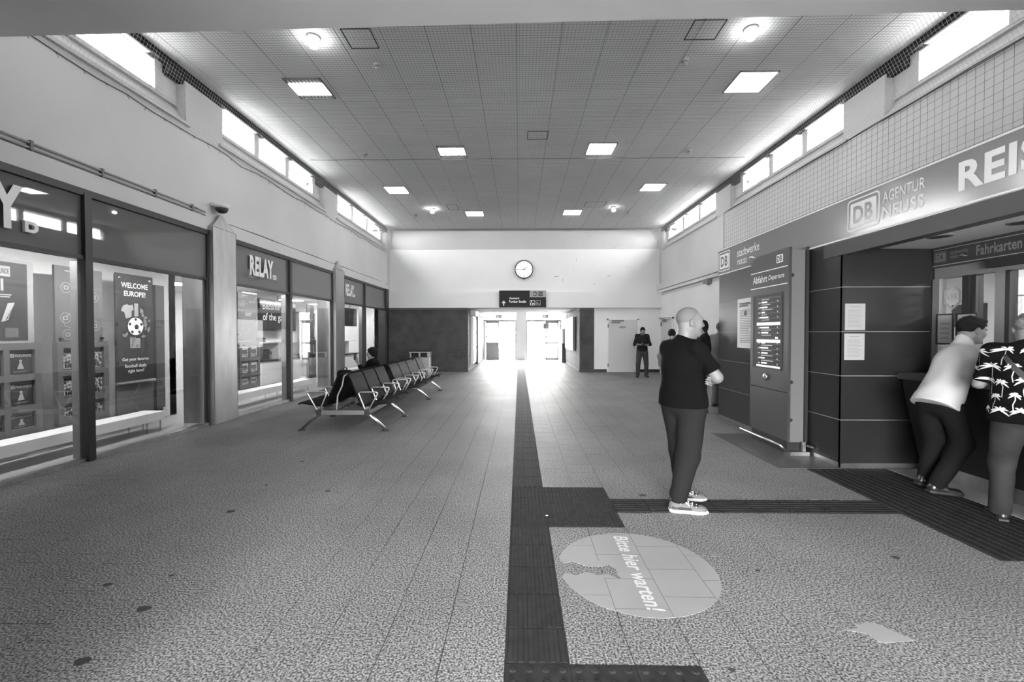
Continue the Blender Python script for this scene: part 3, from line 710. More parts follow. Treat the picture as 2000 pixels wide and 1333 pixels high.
MB().lathe([(.11, .0), (.12, -.03), (.10, -.06)], (XL + .14, 7.45, 3.72), 'z', 20).build('housing', M_white, t, True)
MB().lathe([(.10, 0), (.085, -.05), (.05, -.08), (.01, -.09)], (XL + .14, 7.45, 3.665), 'z', 20).build('dome', M_black, t, True)
# ---- low white display benches inside the windows
for y0, y1, nm in ((2.3, 6.76, 'low white display bench under the welcome poster inside the shop window'), (8.35, 11.65, 'low white display bench inside the middle shop window'), (13.1, 16.4, 'low white display bench inside the far shop window')):
    b = thing('display_bench', nm, 'display bench', (-5.7, (y0 + y1) / 2, .03))
    MB().box(-5.86, -5.52, y0, y1, .20, .33).build('bench_top', M_shopw, b)
    for y in (y0 + .05, (y0 + y1) / 2, y1 - .3, y1 - .05):
        for x in (-5.83, -5.56): MB().tube([(x, y, .03), (x, y, .20)], .012, 8).build('leg', M_steelb, b)
# ---- magazine racks
MAGG = 'magazines in the shop window racks'
def mag(X, y0, y1, z0, z1, kind, where=''):
    lab = where + ' ' + {'f': 'dark football magazine with a white figure', 'n': 'magazine with busy grey cover, below the line icon poster', 'w': 'pale magazine with dark cover picture', 's': 'dark magazine'}[kind]
    t = thing('magazine', lab, 'magazine', (X, (y0 + y1) / 2, z0), group=MAGG)
    pl = Plane((X + .006, y0, z0), (0, 1, 0), (0, 0, 1)); w, h = y1 - y0, z1 - z0
    MB().box(X, X + .006, y0, y1, z0, z1).build('cover', {'f': M_rackd, 'n': mat('busy_cover', .2, .6, var=.9, scale=28, p=(.42, .58)), 'w': mat('pale_cover', .45, .6, var=.5, scale=30, p=(.42, .58)), 's': mat('busy_cover', .2, .6, var=.9, scale=28)}[kind], t)
    if kind == 'f':
        mb = MB(); pl.rect(mb, .0, w * .24, h * .80, h * .98); mb.build('title_box', M_lettergrey, t); text('title', '11', M_rackd, t, pl, w * .06, h * .83, w * .12, h * .11, .02, d0=.002)
        text('title', 'FREUNDE', M_paper, t, pl, w * .27, h * .81, w * .68, h * .13, .03)
        mb = MB(); pl.poly(mb, [(w * .36, h * .22), (w * .64, h * .22), (w * .54, h * .55), (w * .46, h * .55)]); pl.disc(mb, (w * .5, h * .62), w * .06, n=10); pl.bars(mb, w * .2, w * .8, h * .06, h * .14, 2, .3, .2); mb.build('cover_picture', M_lettergrey, t)
    elif kind == 'n':
        mb = MB(); pl.rect(mb, 0, w, h * .9, h); mb.build('title_strip', M_black, t); mb = MB(); pl.bars(mb, w * .15, w * .6, h * .92, h * .98, 2, .5, .1); mb.build('title', M_lettergrey, t)
        mb = MB()
        for q in range(5): pl.disc(mb, (w * (.2 + .14 * q), h * (.25 + .1 * (q % 2))), w * .06, n=8); pl.rect(mb, w * (.15 + .14 * q), w * (.25 + .14 * q), h * .05, h * .25)
        mb.build('cover_picture', M_black, t)
    elif kind == 'w':
        mb = MB(); pl.rect(mb, w * .15, w * .85, h * .3, h * .72); mb.build('cover_picture', M_rack, t); mb = MB()
        for q in range(4): pl.rect(mb, w * (.1 + .22 * q), w * (.2 + .22 * q), h * .05, h * .27)
        mb.build('title', M_rackd, t)
    else:
        mb = MB(); pl.poly(mb, [(w * .3, h * .1), (w * .8, h * .2), (w * .7, h * .8), (w * .4, h * .6)]); mb.build('cover_picture', M_lettergrey, t)
def rack(X, y0, y1, z0, zm, z1, lab, kind, poster, tail=' pocket,'):
    r = thing('magazine_rack', lab, 'magazine rack', (X, (y0 + y1) / 2, z0), group='grey magazine racks in the shop windows')
    W = y1 - y0; ww = W * .36; rows = 3; hh = (zm - z0) / 3
    MB().box(X - .05, X - .02, y0, y1, z0, zm).build('back_board', M_rack, r)
    mb = MB(); cs = [(y0 + W * .10, y0 + W * .10 + ww), (y0 + W * .54, y0 + W * .54 + ww)]
    mb.box(X - .02, X + .02, y0, cs[0][0], z0, zm).box(X - .02, X + .02, cs[0][1], cs[1][0], z0, zm).box(X - .02, X + .02, cs[1][1], y1, z0, zm)
    mb.box(X - .019, X + .0185, y0 + .001, y1 - .001, z0 + .001, z0 + .10)
    for q in range(rows): mb.box(X - .019, X + .0185, y0 + .001, y1 - .001, z0 + hh * (q + 1) - .08, z0 + hh * (q + 1) - .001)
    mb.build('pocket_frame', M_rack, r)
    for q in range(rows):
        for ci, c in enumerate(cs): mag(X - .015, c[0] + .006, c[1] - .006, z0 + hh * q + (.105 if q == 0 else .01), z0 + hh * (q + 1) - .12, kind, ('bottom', 'middle', 'top')[q] + ' row, ' + ('near-side', 'clock-wall side')[ci] + tail)
    ps = MB().box(X - .05, X - .02, y0 + W * .02, y1 - W * .06, zm + .005, z1).build('poster_board', M_rack if poster != 'eleven' else M_grey2, r)
    pl = Plane((X - .0195, y0 + W * .02, zm), (0, 1, 0), (0, 0, 1)); h = z1 - zm; w = W * .92
    if poster == 'eleven':
        mb = MB(); pl.rect(mb, .0, w * .9, .03, h - .05); mb.build('poster_sheet', M_rackd, ps)
        mb = MB(); pl.rect(mb, w * .38, w * .64, h * .78, h * .90, .002, .004); mb.build('title_box', M_paper, ps); text('lettering', 'FREUNDE', M_rackd, ps, pl, w * .40, h * .81, w * .22, h * .06, .02, d0=.004)
        text('lettering', '1', M_paper, ps, pl, w * .50, h * .61, None, h * .14, .02, d0=.002)
        mb = MB(); pl.bars(mb, w * .3, w * .66, h * .53, h * .58, 2, .5, .1, .002, .004); pl.rect(mb, w * .34, w * .40, h * .395, h * .41, .002, .004); pl.rect(mb, w * .36, w * .38, h * .37, h * .43, .002, .004)
        pl.poly(mb, [(w * .50, h * .25), (w * .60, h * .27), (w * .70, h * .48), (w * .60, h * .47)], .002, .004); tag(mb.build('print', M_lettergrey, ps), kind='stuff')
        text('lettering', 'STICKERS', M_rackd, ps, Plane(pl.O + pl.u * (w * .545) + pl.v * (h * .255) + pl.n * .003, (0, .43, .9), (0, -.9, .43)), .02, -.05, h * .17, h * .05, .02, d0=.002)
        mb = MB(); pl.rect(mb, w * .55, w * .75, h * .07, h * .18, .002, .004); mb.build('print', M_rack, ps)
    else:
        mb = MB(); rr = random.Random(len(lab))
        pl.bars(mb, w * .2, w * .5, h * .93, h * .95, 1, .8, .1)
        if poster == 'icons':
            for (a, b) in ((.22, .72), (.58, .78), (.20, .32), (.55, .48), (.80, .62), (.82, .22), (.24, .10)):
                c = (w * a, h * b); pl.ring(mb, [(c[0] + .07 * math.cos(q), c[1] + .07 * math.sin(q)) for q in np.linspace(0, 6.283, 15)[:-1]], [(c[0] + .064 * math.cos(q), c[1] + .064 * math.sin(q)) for q in np.linspace(0, 6.283, 15)[:-1]], 0, .002)
                pl.rect(mb, c[0] - .03, c[0] + .03, c[1] - .025, c[1] - .015); pl.rect(mb, c[0] - .03, c[0] + .03, c[1] + .015, c[1] + .025); pl.rect(mb, c[0] - .03, c[0] - .02, c[1] - .02, c[1] + .02); pl.rect(mb, c[0] + .02, c[0] + .03, c[1] - .02, c[1] + .02)
            pts = [(.30, .66), (.42, .60), (.50, .56), (.46, .40), (.30, .38), (.14, .32), (.18, .22), (.34, .18), (.44, .10)]
            for (a, b), (c, d) in zip(pts[:-1], pts[1:]):
                L = Vector((w * (c - a), h * (d - b))); n_ = Vector((-L.y, L.x)).normalized() * .0025; A = Vector((w * a, h * b)); B = A + L
                pl.poly(mb, [tuple(A - n_), tuple(B - n_), tuple(B + n_), tuple(A + n_)])
        else:
            for q in range(34): c = (w * rr.uniform(.08, .92), h * rr.uniform(.06, .9)); s_ = rr.uniform(.006, .02); pl.poly(mb, [(c[0] - s_, c[1] - s_), (c[0] + s_, c[1] - s_ * .4), (c[0] + s_ * .3, c[1] + s_)])
            pl.bars(mb, w * .35, w * .7, h * .52, h * .6, 2, .6, .2)
        tag(mb.build('print', M_lettergrey, ps), kind='stuff')
    if poster != 'eleven':
        mb = MB()
        for y in (y0 + W * .08, y1 - W * .12): mb.box(X - .02, X - .0, y, y + .04, zm + .03, zm + .06)
        mb.build('clip', M_black, r)
XR_ = -5.95
rack(XR_, 4.62, 5.37, .30, 1.42, 2.42, 'grey rack of dark football magazines under an eleven poster', 'f', 'eleven')
rack(XR_, 5.56, 6.26, .33, 1.42, 2.42, 'grey rack of busy magazines under a poster of line icons', 'n', 'icons')
rack(XR_, 9.25, 9.98, .32, 1.36, 2.42, 'grey rack of pale magazines under a dotted poster, beside the shop screen', 'w', 'dots')
rack(XR_, 8.42, 9.10, .32, 1.36, 2.42, 'grey rack of dark magazines just past the first steel pillar', 's', 'dots', ' pocket past the first pillar,')
rack(-5.62, 11.63, 12.05, .32, 1.36, 2.30, 'narrow grey rack inside the middle shop window by the second pillar', 's', 'dots', ' pocket before the second pillar,')
rack(-5.62, 12.85, 13.38, .32, 1.36, 2.30, 'narrow grey rack inside the far shop window by the second pillar', 's', 'dots', ' pocket past the second pillar,')
# dark panel at the pillar end of the first window
t = thing('display_stand', 'dark narrow display panel standing by the first pillar inside the window', 'panel', (-6.2, 7.6, .03))
MB().box(-6.3, -6.2, 7.42, 7.60, .25, 2.36).build('panel_board', M_rack, t); MB().box(-6.28, -6.22, 7.45, 7.57, .03, .25).build('panel_foot', M_rack, t)
# ---- welcome poster
t = thing('welcome_poster', 'dark hanging poster of a football above the words welcome Europe', 'poster', (XR_, 6.78, .24))
MB().box(XR_ - .06, XR_ - .035, 6.44, 7.10, .24, 2.42).build('back_board', M_rack, t)
MB().box(XR_ - .03, XR_ - .02, 6.42, 7.09, .76, 2.44).build('poster_sheet', M_rackd, t)
MB().tube([(XR_ - .015, 6.41, .78), (XR_ - .015, 7.10, .78)], .025, 10).build('bottom_rail', M_steelb, t)
for y in (6.49, 7.03): MB().lathe([(.022, 0), (.022, .01), (.015, .014)], (XR_ - .02, y, 2.37), 'x', 14).build('fixing_stud', M_steelb, t)
pl = Plane((XR_ - .0195, 6.42, .76), (0, 1, 0), (0, 0, 1))
text('lettering', 'WELCOME', M_letter, t, pl, .335, 1.47, .47, .082, .015, align='c'); text('lettering', 'EUROPE!', M_letter, t, pl, .335, 1.345, .38, .078, .015, align='c')
for s_, v, w in (('Get your favorite', .34, .47), ('football deals', .25, .38), ('right here!', .16, .28)): text('lettering', s_, M_letter, t, pl, .335, v, w, None, .012, align='c')
mb = MB(); pl.disc(mb, (.34, .885), .135, 0, .004, 32); mb.build('football', M_paperw, t)
mb = MB()
def pent(c, r, a0): return [(c[0] + r * math.cos(a0 + i * 1.2566), c[1] + r * math.sin(a0 + i * 1.2566)) for i in range(5)]
pl.poly(mb, pent((.355, .875), .044, 1.57), .004, .005)
for a in range(5): 
    q = 1.57 + a * 1.2566 + .0; c = (.34 + .108 * math.cos(q), .885 + .108 * math.sin(q)); pl.poly(mb, pent(c, .026, q + 3.14), .004, .005)
mb.build('football_patch', M_black, t)
mb = MB(); pl.poly(mb, [(.09, 1.12), (.13, 1.20), (.20, 1.22), (.24, 1.20), (.29, 1.22), (.31, 1.14), (.27, 1.12), (.27, 1.03), (.17, 1.0), (.15, 1.09)]); pl.rect(mb, .32, .39, 1.04, 1.24); pl.rect(mb, .24, .42, .55, .70); mb.build('picture', M_paper, t)
mb = MB(); rr = random.Random(5)
for q in range(16):
    a = rr.uniform(-2.6, 1.3); r0 = rr.uniform(.17, .27); c = (.34 + r0 * math.cos(a), .885 + r0 * math.sin(a) * 1.15); s_ = rr.uniform(.02, .045); b = rr.uniform(0, 3)
    pl.poly(mb, [(c[0] + s_ * math.cos(b + i * 1.57) * (1.4 if i % 2 else .8), c[1] + s_ * math.sin(b + i * 1.57) * (1.4 if i % 2 else .8)) for i in range(4)], .0, .002 + .0004 * q)
mb.build('picture', M_inkl, t)
# ---- shop interior: screen, counters
def screen(X, y0, y1, z0, z1, lab, lines):
    t = thing('shop_screen', lab, 'screen', (X, (y0 + y1) / 2, z0))
    MB().box(X - .07, X, y0, y1, z0, z1).build('screen_panel', mat('screen_black', .006, .15, emit=.008), t, bevel=.005)
    MB().box(X - .05, X - .03, (y0 + y1) / 2 - .03, (y0 + y1) / 2 + .03, z1, 2.62).build('ceiling_bracket', M_metalgrey, t)
    pl = Plane((X + .001, y0, z0), (0, 1, 0), (0, 0, 1)); h = z1 - z0; W = y1 - y0
    for s_, v, w in lines: text('screen_text', s_, mat('screen_white', .6, .4, emit=.35), t, pl, W * .07, v * h, W * w, None, .0)
screen(-6.9, 11.62, 13.5, 1.60, 2.48, 'black shop screen with pale words hanging over the white counter', (('Become part', .60, .72), ('of the game', .26, .70)))
screen(-6.0, 15.05, 16.2, 1.78, 2.42, 'dark shop screen hanging in the far shop window', ())
def counter(X0, X1, y0, y1, lab):
    t = thing('shop_counter', lab, 'counter', ((X0 + X1) / 2, (y0 + y1) / 2, .03))
    MB().box(X0, X1, y0, y1, .16, .78).build('counter_body', M_shopw, t, bevel=.01); MB().box(X0 + .04, X1 - .06, y0 + .04, y1 - .04, .03, .16).build('plinth', M_rack, t)
    MB().box(X0 - .02, X1 + .03, y0 - .02, y1 + .02, .78, .81).build('counter_top', M_frame, t)
    MB().box(X0, X1 - .10, y0 + .0, y0 + .04, .81, 1.26).box(X0, X0 + .04, y0, y1, .81, 1.26).box(X0, X1 - .10, (y0 + y1) / 2, (y0 + y1) / 2 + .04, .81, 1.26).box(X0, X1 - .08, y0, y1, 1.26, 1.30).build('shelf', M_shopw, t)
    MB().box(X0 + .01, X0 + .02, y0, y1, 1.30, 1.75).build('backsplash', M_shopw, t)
    for q, (yy, zz) in enumerate(((y0 + .45, 1.30), (y0 + .25, 1.30), (y0 + .75, .81))):
        g = thing('goods_box', ('small upright', 'flat', 'large slanted')[q] + ' dark carton ' + ('on top of', 'on top of', 'in the niche of')[q] + ' the white counter in the ' + ('far' if 'far' in lab else 'middle') + ' shop window', 'box', (X1 - .3, yy, zz), group='dark goods on the shop counters')
        hh = (.13, .06, .28)[q]; MB().prism([(-.08, 0), (.10, 0), (.10, hh * .7), (-.03, hh)], (X1 - .36, yy, zz), (0, 1, 0), (0, 0, 1), (1, 0, 0), 0, .16).build('carton', M_black, g); MB().box(X1 - .19, X1 - .185, yy - .02, yy + .06, zz + .02, zz + hh * .5).build('label_patch', M_lettergrey, g)
counter(-7.3, -6.72, 11.35, 13.4, 'white shop counter with open shelf behind the middle window')
counter(-6.55, -6.0, 15.0, 16.3, 'white shop shelf unit behind the far window')
for k, (y0, y1) in enumerate(((13.5, 14.6),)):
    t = thing('lit_cabinet', 'white cabinet with a lit open niche beyond the shop counter', 'cabinet', (-7.0, 14, .03))
    MB().box(-7.3, -7.25, y0, y1, .03, 2.2).box(-7.3, -6.8, y0, y0 + .04, .03, 2.2).box(-7.3, -6.8, y1 - .04, y1, .03, 2.2).box(-7.3, -6.8, y0, y1, 2.16, 2.2).box(-7.3, -6.8, y0, y1, .85, .9).box(-7.3, -6.8, y0, y1, .03, .1).build('carcass', M_shopw, t)
# ================================================================== TICKET OFFICE ON THE RIGHT
XK, YK0, YK1, XG = 3.64, 5.03, 8.09, 4.64
ZS = [.06, .555, 1.056, 1.556, 2.06, 2.58]
# the box behind the cladding
kb = MB().box(XK + .03, XG + .1, YK0 + .03, YK1 - .03, 0, 3.0).box(XG + .1, XR + .3, 6.75, YK1 - .03, 0, 2.99).box(XK + .03, XR + .3, -4, YK1 - .02, 2.56, 3.0).build('wall_ticket_office', M_frame); kb['kind'] = 'structure'
struct('ceiling_ticket_recess', mat('recess_soffit', .85, .6), (XK + .03, 4.72, -1, YK0 + .02, 2.49, 2.56))
for i in range(5):                               # cladding panels, hall side and return
    for (a, b) in ((YK0, 6.55), (6.55, YK1)):
        MB().box(XK, XK + .03, a + .002, b - .002, ZS[i] + .004, ZS[i + 1] - .004).build('cladding_panel', M_panelb if a > 6 else M_panel, kb)  # far panels use a lighter copy: the light on them put into the colour
    if i < 4 or True: MB().box(XK + .0, 4.62, YK0, YK0 + .03, ZS[i] + .004, min(ZS[i + 1], 2.49) - .004).build('cladding_panel', M_panel, kb)
mb = MB()
for i in range(1, 5): mb.box(XK + .004, XK + .028, YK0 + .01, YK1, ZS[i] - .004, ZS[i] + .004).box(XK + .01, 4.62, YK0 + .004, YK0 + .028, ZS[i] - .004, ZS[i] + .004)
mb.build('joint_strip', M_grey2, kb)
MB().box(XK + .01, XK + .04, YK0, YK1, 0, .06).box(XK + .01, 4.62, YK0 + .01, YK0 + .04, 0, .06).build('plinth', M_steel, kb)
# fascia sign
fs = thing('office_sign', 'long grey fascia sign of the ticket office with white logos and lettering', 'sign', (XK, 4, 2.42))
MB().box(XK - .015, XK + .10, -1.0, YK1 + .01, 2.575, 3.045).build('sign_face', M_sign, fs)
MB().box(XK - .01, XK + .12, -1.0, YK0 + .3, 2.42, 2.575).build('lower_fascia', M_panelb, fs)
pl = Plane((XK - .016, 0, 0), (0, -1, 0), (0, 0, 1))          # u = -Y
mb = MB(); pl.rect(mb, -YK1, .9, 3.018, 3.036, 0, .004); mb.build('white_line', M_letter, fs); mb = MB(); pl.rect(mb, -YK1, .9, 2.583, 2.598, 0, .004); mb.build('white_line', M_letter, fs)
def su(px, py): p = at(px, py, X=XK - .016); return -p.y, p.z
def db_logo(parent, pl, u0, u1, v0, v1, bg, border=True, fg=None):
    W, H = u1 - u0, v1 - v0; w = H * .045; mb = MB()
    O_ = rrect(u0, u1, v0, v1, H * .13)
    if border:
        I_ = rrect(u0 + w, u1 - w, v0 + w, v1 - w, H * .10); pl.ring(mb, O_, I_, 0, .003)
        g = H * .13; pl.poly(mb, rrect(u0 + g, u1 - g, v0 + g, v1 - g, H * .05), 0, .002)
    else: g = 0; pl.poly(mb, O_, 0, .002)
    mb.build('logo_badge', fg or M_letter, parent)
    text('logo_letters', 'DB', bg, parent, pl, u0 + g + (W - 2 * g) * .12, v0 + g + (H - 2 * g) * .14, (W - 2 * g) * .76, (H - 2 * g) * .72, .03, d0=.002)
def wave(parent, pl, u0, u1, v, h, m):
    us = np.linspace(0, 1, 12); top = [(u0 + (u1 - u0) * t, v + h * (.5 * math.sin(t * 5.5 + .2) * (1 - t * .3)) + h * .35 * math.sin(math.pi * t)) for t in us]; bot = [(u0 + (u1 - u0) * t, v + h * (.5 * math.sin(t * 5.5 + .2) * (1 - t * .3)) - h * .1 * math.sin(math.pi * t)) for t in us]
    mb = MB(); pl.poly(mb, bot + top[::-1]); mb.build('wave_mark', m, parent)
a, b = su(1404, 529), su(1426, 497); db_logo(fs, pl, a[0], b[0], 2.64, 2.98, M_sign)
a, b = su(1440, 512), su(1483, 480)
text('lettering', 'stadtwerke', M_letter, fs, pl, a[0], 2.80, b[0] - a[0], .13, .005); text('lettering', 'neuss', M_letter, fs, pl, a[0], 2.665, (b[0] - a[0]) * .46, .085, .005); wave(fs, pl, a[0] + (b[0] - a[0]) * .5, b[0], 2.70, .06, M_letter)
a, b = su(1655, 455), su(1719, 378); db_logo(fs, pl, a[0], b[0], 2.64, 2.985, M_sign)
a, b = su(1724, 410), su(1807, 372)
text('lettering', 'AGENTUR', M_letter, fs, pl, a[0], 2.835, b[0] - a[0], .108, .008); text('lettering', 'NEUSS', M_letter, fs, pl, a[0], 2.675, (b[0] - a[0]) * .98, .122, .015)
a, b = su(1872, 372), su(1942, 340)
text('lettering', 'REISEZENTRUM', M_letter, fs, pl, a[0], 2.70, None, .245, .035)
# recess: inner header, glass front, counter
XG = 4.64
og = thing('office_glazing', 'glazed ticket office front with dark header and sliding door', 'shop front', (XG, 4, 0))
MB().box(XG, XG + .12, -1, YK0, 2.26, 2.49).build('header_box', M_panelb, og)
MB().box(XG + .02, XG + .10, -1, YK0, 2.14, 2.26).build('door_rail', M_metalgrey, og)
MB().box(XG - .06, XG + .02, 3.2, 4.42, 2.18, 2.255).build('door_sensor', M_black, og)
pl2 = Plane((XG - .001, 0, 0), (0, -1, 0), (0, 0, 1))
mb = MB(); pl2.rect(mb, -YK0, 1, 2.28, 2.288); pl2.rect(mb, -YK0, 1, 2.455, 2.461); mb.build('white_line', M_lettergrey, og)
def su2(px, py): p = at(px, py, X=XG - .001); return -p.y, p.z
a, b = su2(1826, 510), su2(1848, 493); db_logo(og, pl2, a[0], b[0], 2.32, 2.43, M_panelb, fg=mat('dim_letter', .17, .5))
a, b = su2(1856, 503), su2(1891, 490); text('lettering', 'stadtwerke', M_metalgrey, og, pl2, a[0], 2.385, b[0] - a[0], .042, .005); text('lettering', 'neuss', M_metalgrey, og, pl2, a[0], 2.34, (b[0] - a[0]) * .45, .03, .005); wave(og, pl2, a[0] + (b[0] - a[0]) * .5, b[0], 2.35, .02, M_lettergrey)
a, b = su2(1907, 494), su2(1997, 468); text('lettering', 'Fahrkarten', mat('dim_letter', .17, .5), og, pl2, a[0], 2.325, b[0] - a[0], .105, .02)
for y0, y1, m, nm in ((4.95, 5.03, M_metalgrey, 'jamb_post'), (4.63, 4.70, M_frame, 'frame_post'), (4.56, 4.60, M_frame, 'frame_post'), (4.29, 4.38, M_metalgrey, 'door_post'), (4.25, 4.29, M_frame, 'frame_post'), (2.9, 3.0, M_metalgrey, 'door_post')):
    MB().box(XG, XG + .08, y0, y1, 0, 2.14).build(nm, m, og)
MB().box(XG + .0, XG + .08, -1, 5.0, 0, 1.02).build('lower_panel', M_panel, og)
for y0, y1 in ((4.70, 4.95), (4.38, 4.56), (3.0, 4.25), (-1, 2.9)): MB().box(XG + .03, XG + .04, y0, y1, 1.02, 2.14).build('pane', M_shop, og)
pl3 = Plane((XG + .029, 0, 0), (0, -1, 0), (0, 0, 1))
O_ = [(-4.83 + .105 * math.cos(math.radians(90 + 60 * i)), 1.93 + .14 * math.sin(math.radians(90 + 60 * i))) for i in range(6)]
mb = MB(); pl3.ring(mb, O_, [(-4.83 + (p[0] + 4.83) * .78, 1.93 + (p[1] - 1.93) * .78) for p in O_], 0, .002); mb.build('hexagon_mark', M_lettergrey, og); text('lettering', 'VRR', M_lettergrey, og, pl3, -4.89, 1.90, .12, .06, .01)
ct = thing('ticket_counter', 'dark ticket counter with sloping front below the office glass', 'counter', (4.4, 4, 0))
MB().prism([(4.26, 1.03), (4.30, .80), (4.47, .13), (4.64, .13), (4.64, 1.03)], (0, 0, 0), (1, 0, 0), (0, 0, 1), (0, 1, 0), -.6, 4.96).build('counter_body', M_panel, ct)
MB().box(4.22, 4.64, -.6, 4.98, 1.03, 1.10).build('counter_top', M_panelb, ct, bevel=.008)
MB().box(4.46, 4.62, -.6, 4.96, 0.0, .14).build('plinth', M_steel, ct)
struct('trim_9', mat('pale_step', .3, .5), (4.165, 5.0, -1, 5.02, -.01, .004))
for i, y in enumerate((4.4, 3.85)):
    t = thing('downlight', 'round dark downlight in the soffit over the ticket counter', 'downlight', ((4.12, 4.3)[i], y, 2.49), group='downlights over the ticket counter')
    MB().lathe([(.10, 0), (.10, -.008), (.085, -.008)], ((4.12, 4.3)[i], y, 2.49), 'z', 20).build('trim_ring', M_metalgrey, t); MB().lathe([(.08, -.004), (.08, -.006)], ((4.12, 4.3)[i], y, 2.488), 'z', 20).build('lens', M_black, t)
# interior of the office
o = MB().box(XG + .1, 9.5, 1.0, 8.0, -.1, .0).build('floor_office', mat('office_floor', .25, .5)); o['kind'] = 'structure'
o = MB().box(XG + .1, 9.6, 6.62, 6.74, 0, 2.7).box(XG + .1, XG + .16, 5.07, 6.62, 0, 2.7).box(9.4, 9.6, -6, 7.4, 0, 2.7).box(XG, 9.6, -.9, -.7, 0, 2.7).build('wall_office', M_shopw); o['kind'] = 'structure'
o = MB().box(XG + .1, 9.6, -1, 7.4, 2.56, 2.7).build('ceiling_office', M_shopw); o['kind'] = 'structure'
for x, y in ((6.6, 3.4), (6.6, 5.6), (8.2, 4.6)):
    t = thing('office_lamp', 'square lamp in the ticket office ceiling', 'ceiling lamp', (x, y, 2.56), group='ticket office lamps')
    MB().box(x - .3, x + .3, y - .3, y + .3, 2.54, 2.56).build('lamp_frame', M_shopw, t); MB().box(x - .27, x + .27, y - .27, y + .27, 2.535, 2.54).build('diffuser', mat('office_lamp', .9, .5, emit=80), t)
t = thing('office_shelf', 'grey cabinet with a white poster board inside the ticket office', 'cabinet', (6.3, 6.4, 0))
MB().box(6.1, 6.9, 6.2, 6.6, 0, 1.5).build('cabinet_body', M_rack, t); MB().box(6.95, 7.05, 6.2, 6.6, 0, 2.05).build('partition', M_grey2, t)
t = thing('office_board', 'white board with a dark timetable poster inside the ticket office', 'board', (5.95, 6.0, 1.0))
MB().box(5.90, 5.94, 5.55, 6.2, .9, 2.3).build('board_panel', M_paperw, t); MB().box(5.89, 5.90, 5.65, 6.1, 1.62, 1.92).build('poster', M_rackd, t); MB().box(5.9, 5.94, 5.85, 5.9, 0, .9).build('board_post', M_metalgrey, t)
t = thing('office_banner', 'grey banner strip with white marks hung inside the ticket office', 'banner', (7.0, 6.2, 2.1))
MB().box(6.2, 9.3, 6.3, 6.33, 2.08, 2.32).build('banner_strip', M_grey2, t); pl = Plane((6.2, 6.299, 2.08), (1, 0, 0), (0, 0, 1)); mb = MB(); pl.rect(mb, .5, .7, .06, .18); pl.rect(mb, 1.3, 1.9, .07, .16); mb.build('print', M_paper, t)
for x in (6.4, 9.1): MB().box(x, x + .02, 6.31, 6.32, 2.32, 2.56).build('hanger', M_metalgrey, t)
# framed notices and stickers on the office glass
def notice(name, lab, cat, pl, u0, u1, v0, v1, m, n, frame=None, group=None, seed=1, head=True, d0=.0):
    c = pl.O + pl.u * ((u0 + u1) / 2) + pl.v * v0
    t = thing(name, lab, cat, tuple(c), group=group); mb = MB(); pl.rect(mb, u0, u1, v0, v1, d0, d0 + .003); mb.build('sheet', m, t); W, H = u1 - u0, v1 - v0
    if n:
        mb = MB(); pl.bars(mb, u0 + W * .14, u1 - W * .14, v0 + H * .1, v0 + H * .78, n, .38, .3, d0 + .003, d0 + .0035, seed)
        if head: pl.rect(mb, u0 + W * .22, u1 - W * .25, v0 + H * .87, v0 + H * .90, d0 + .003, d0 + .0035)
        mb.build('printed_lines', M_inkl, t)
    if frame:
        mb = MB(); w = frame
        for r in ((u0 - w, u1 + w, v0 - w, v0), (u0 - w, u1 + w, v1, v1 + w), (u0 - w, u0, v0, v1), (u1, u1 + w, v0, v1)): pl.rect(mb, *r, d0, d0 + .012)
        mb.build('sheet_frame', M_frame, t)
    return t
plg = Plane((XG - .002, 0, 0), (0, -1, 0), (0, 0, 1))
notice('framed_notice', 'framed notice with four short lines on the ticket office glass', 'notice', plg, -4.955, -4.785, 1.43, 1.735, M_paper, 4, .014, seed=3, head=False)
notice('framed_notice', 'framed full page notice on the ticket office glass beside the shorter one', 'notice', plg, -4.735, -4.545, 1.44, 1.735, M_paper, 12, .014, seed=5)
notice('window_sticker', 'white sticker with a camera picture on the office glass', 'sticker', plg, -4.95, -4.885, 1.32, 1.41, M_paperw, 3, seed=6)
notice('window_sticker', 'small two tone sticker on the office glass under the camera sticker', 'sticker', plg, -4.95, -4.89, 1.25, 1.305, M_paper, 0)
notice('window_sticker', 'black square sticker on the office glass near the counter', 'sticker', plg, -4.95, -4.875, 1.115, 1.24, M_black, 0)
# paper notices on the cladding
plr = Plane((0, YK0 - .001, 0), (1, 0, 0), (0, 0, 1))
notice('paper_notice', 'white printed sheet on the dark corner panel, above the joint', 'notice', plr, 3.672, 3.897, 1.572, 1.872, M_paper, 13, seed=8)
notice('paper_notice', 'white printed sheet on the dark corner panel, below the joint', 'notice', plr, 3.668, 3.893, 1.235, 1.535, M_paper, 13, seed=9)
plk = Plane((XK - .001, 0, 0), (0, -1, 0), (0, 0, 1))
t = notice('paper_notice', 'tall white poster with drawings on the cladding left of the departure board', 'poster', plk, -7.40, -6.82, 1.30, 2.10, M_paperw, 20, seed=10)
mb = MB(); plk.disc(mb, (-7.14, 1.86), .045, .004, .005, 14); plk.bars(mb, -7.34, -7.0, 1.96, 2.04, 2, .6, .2, .004, .005); mb.build('drawing', M_ink, t)
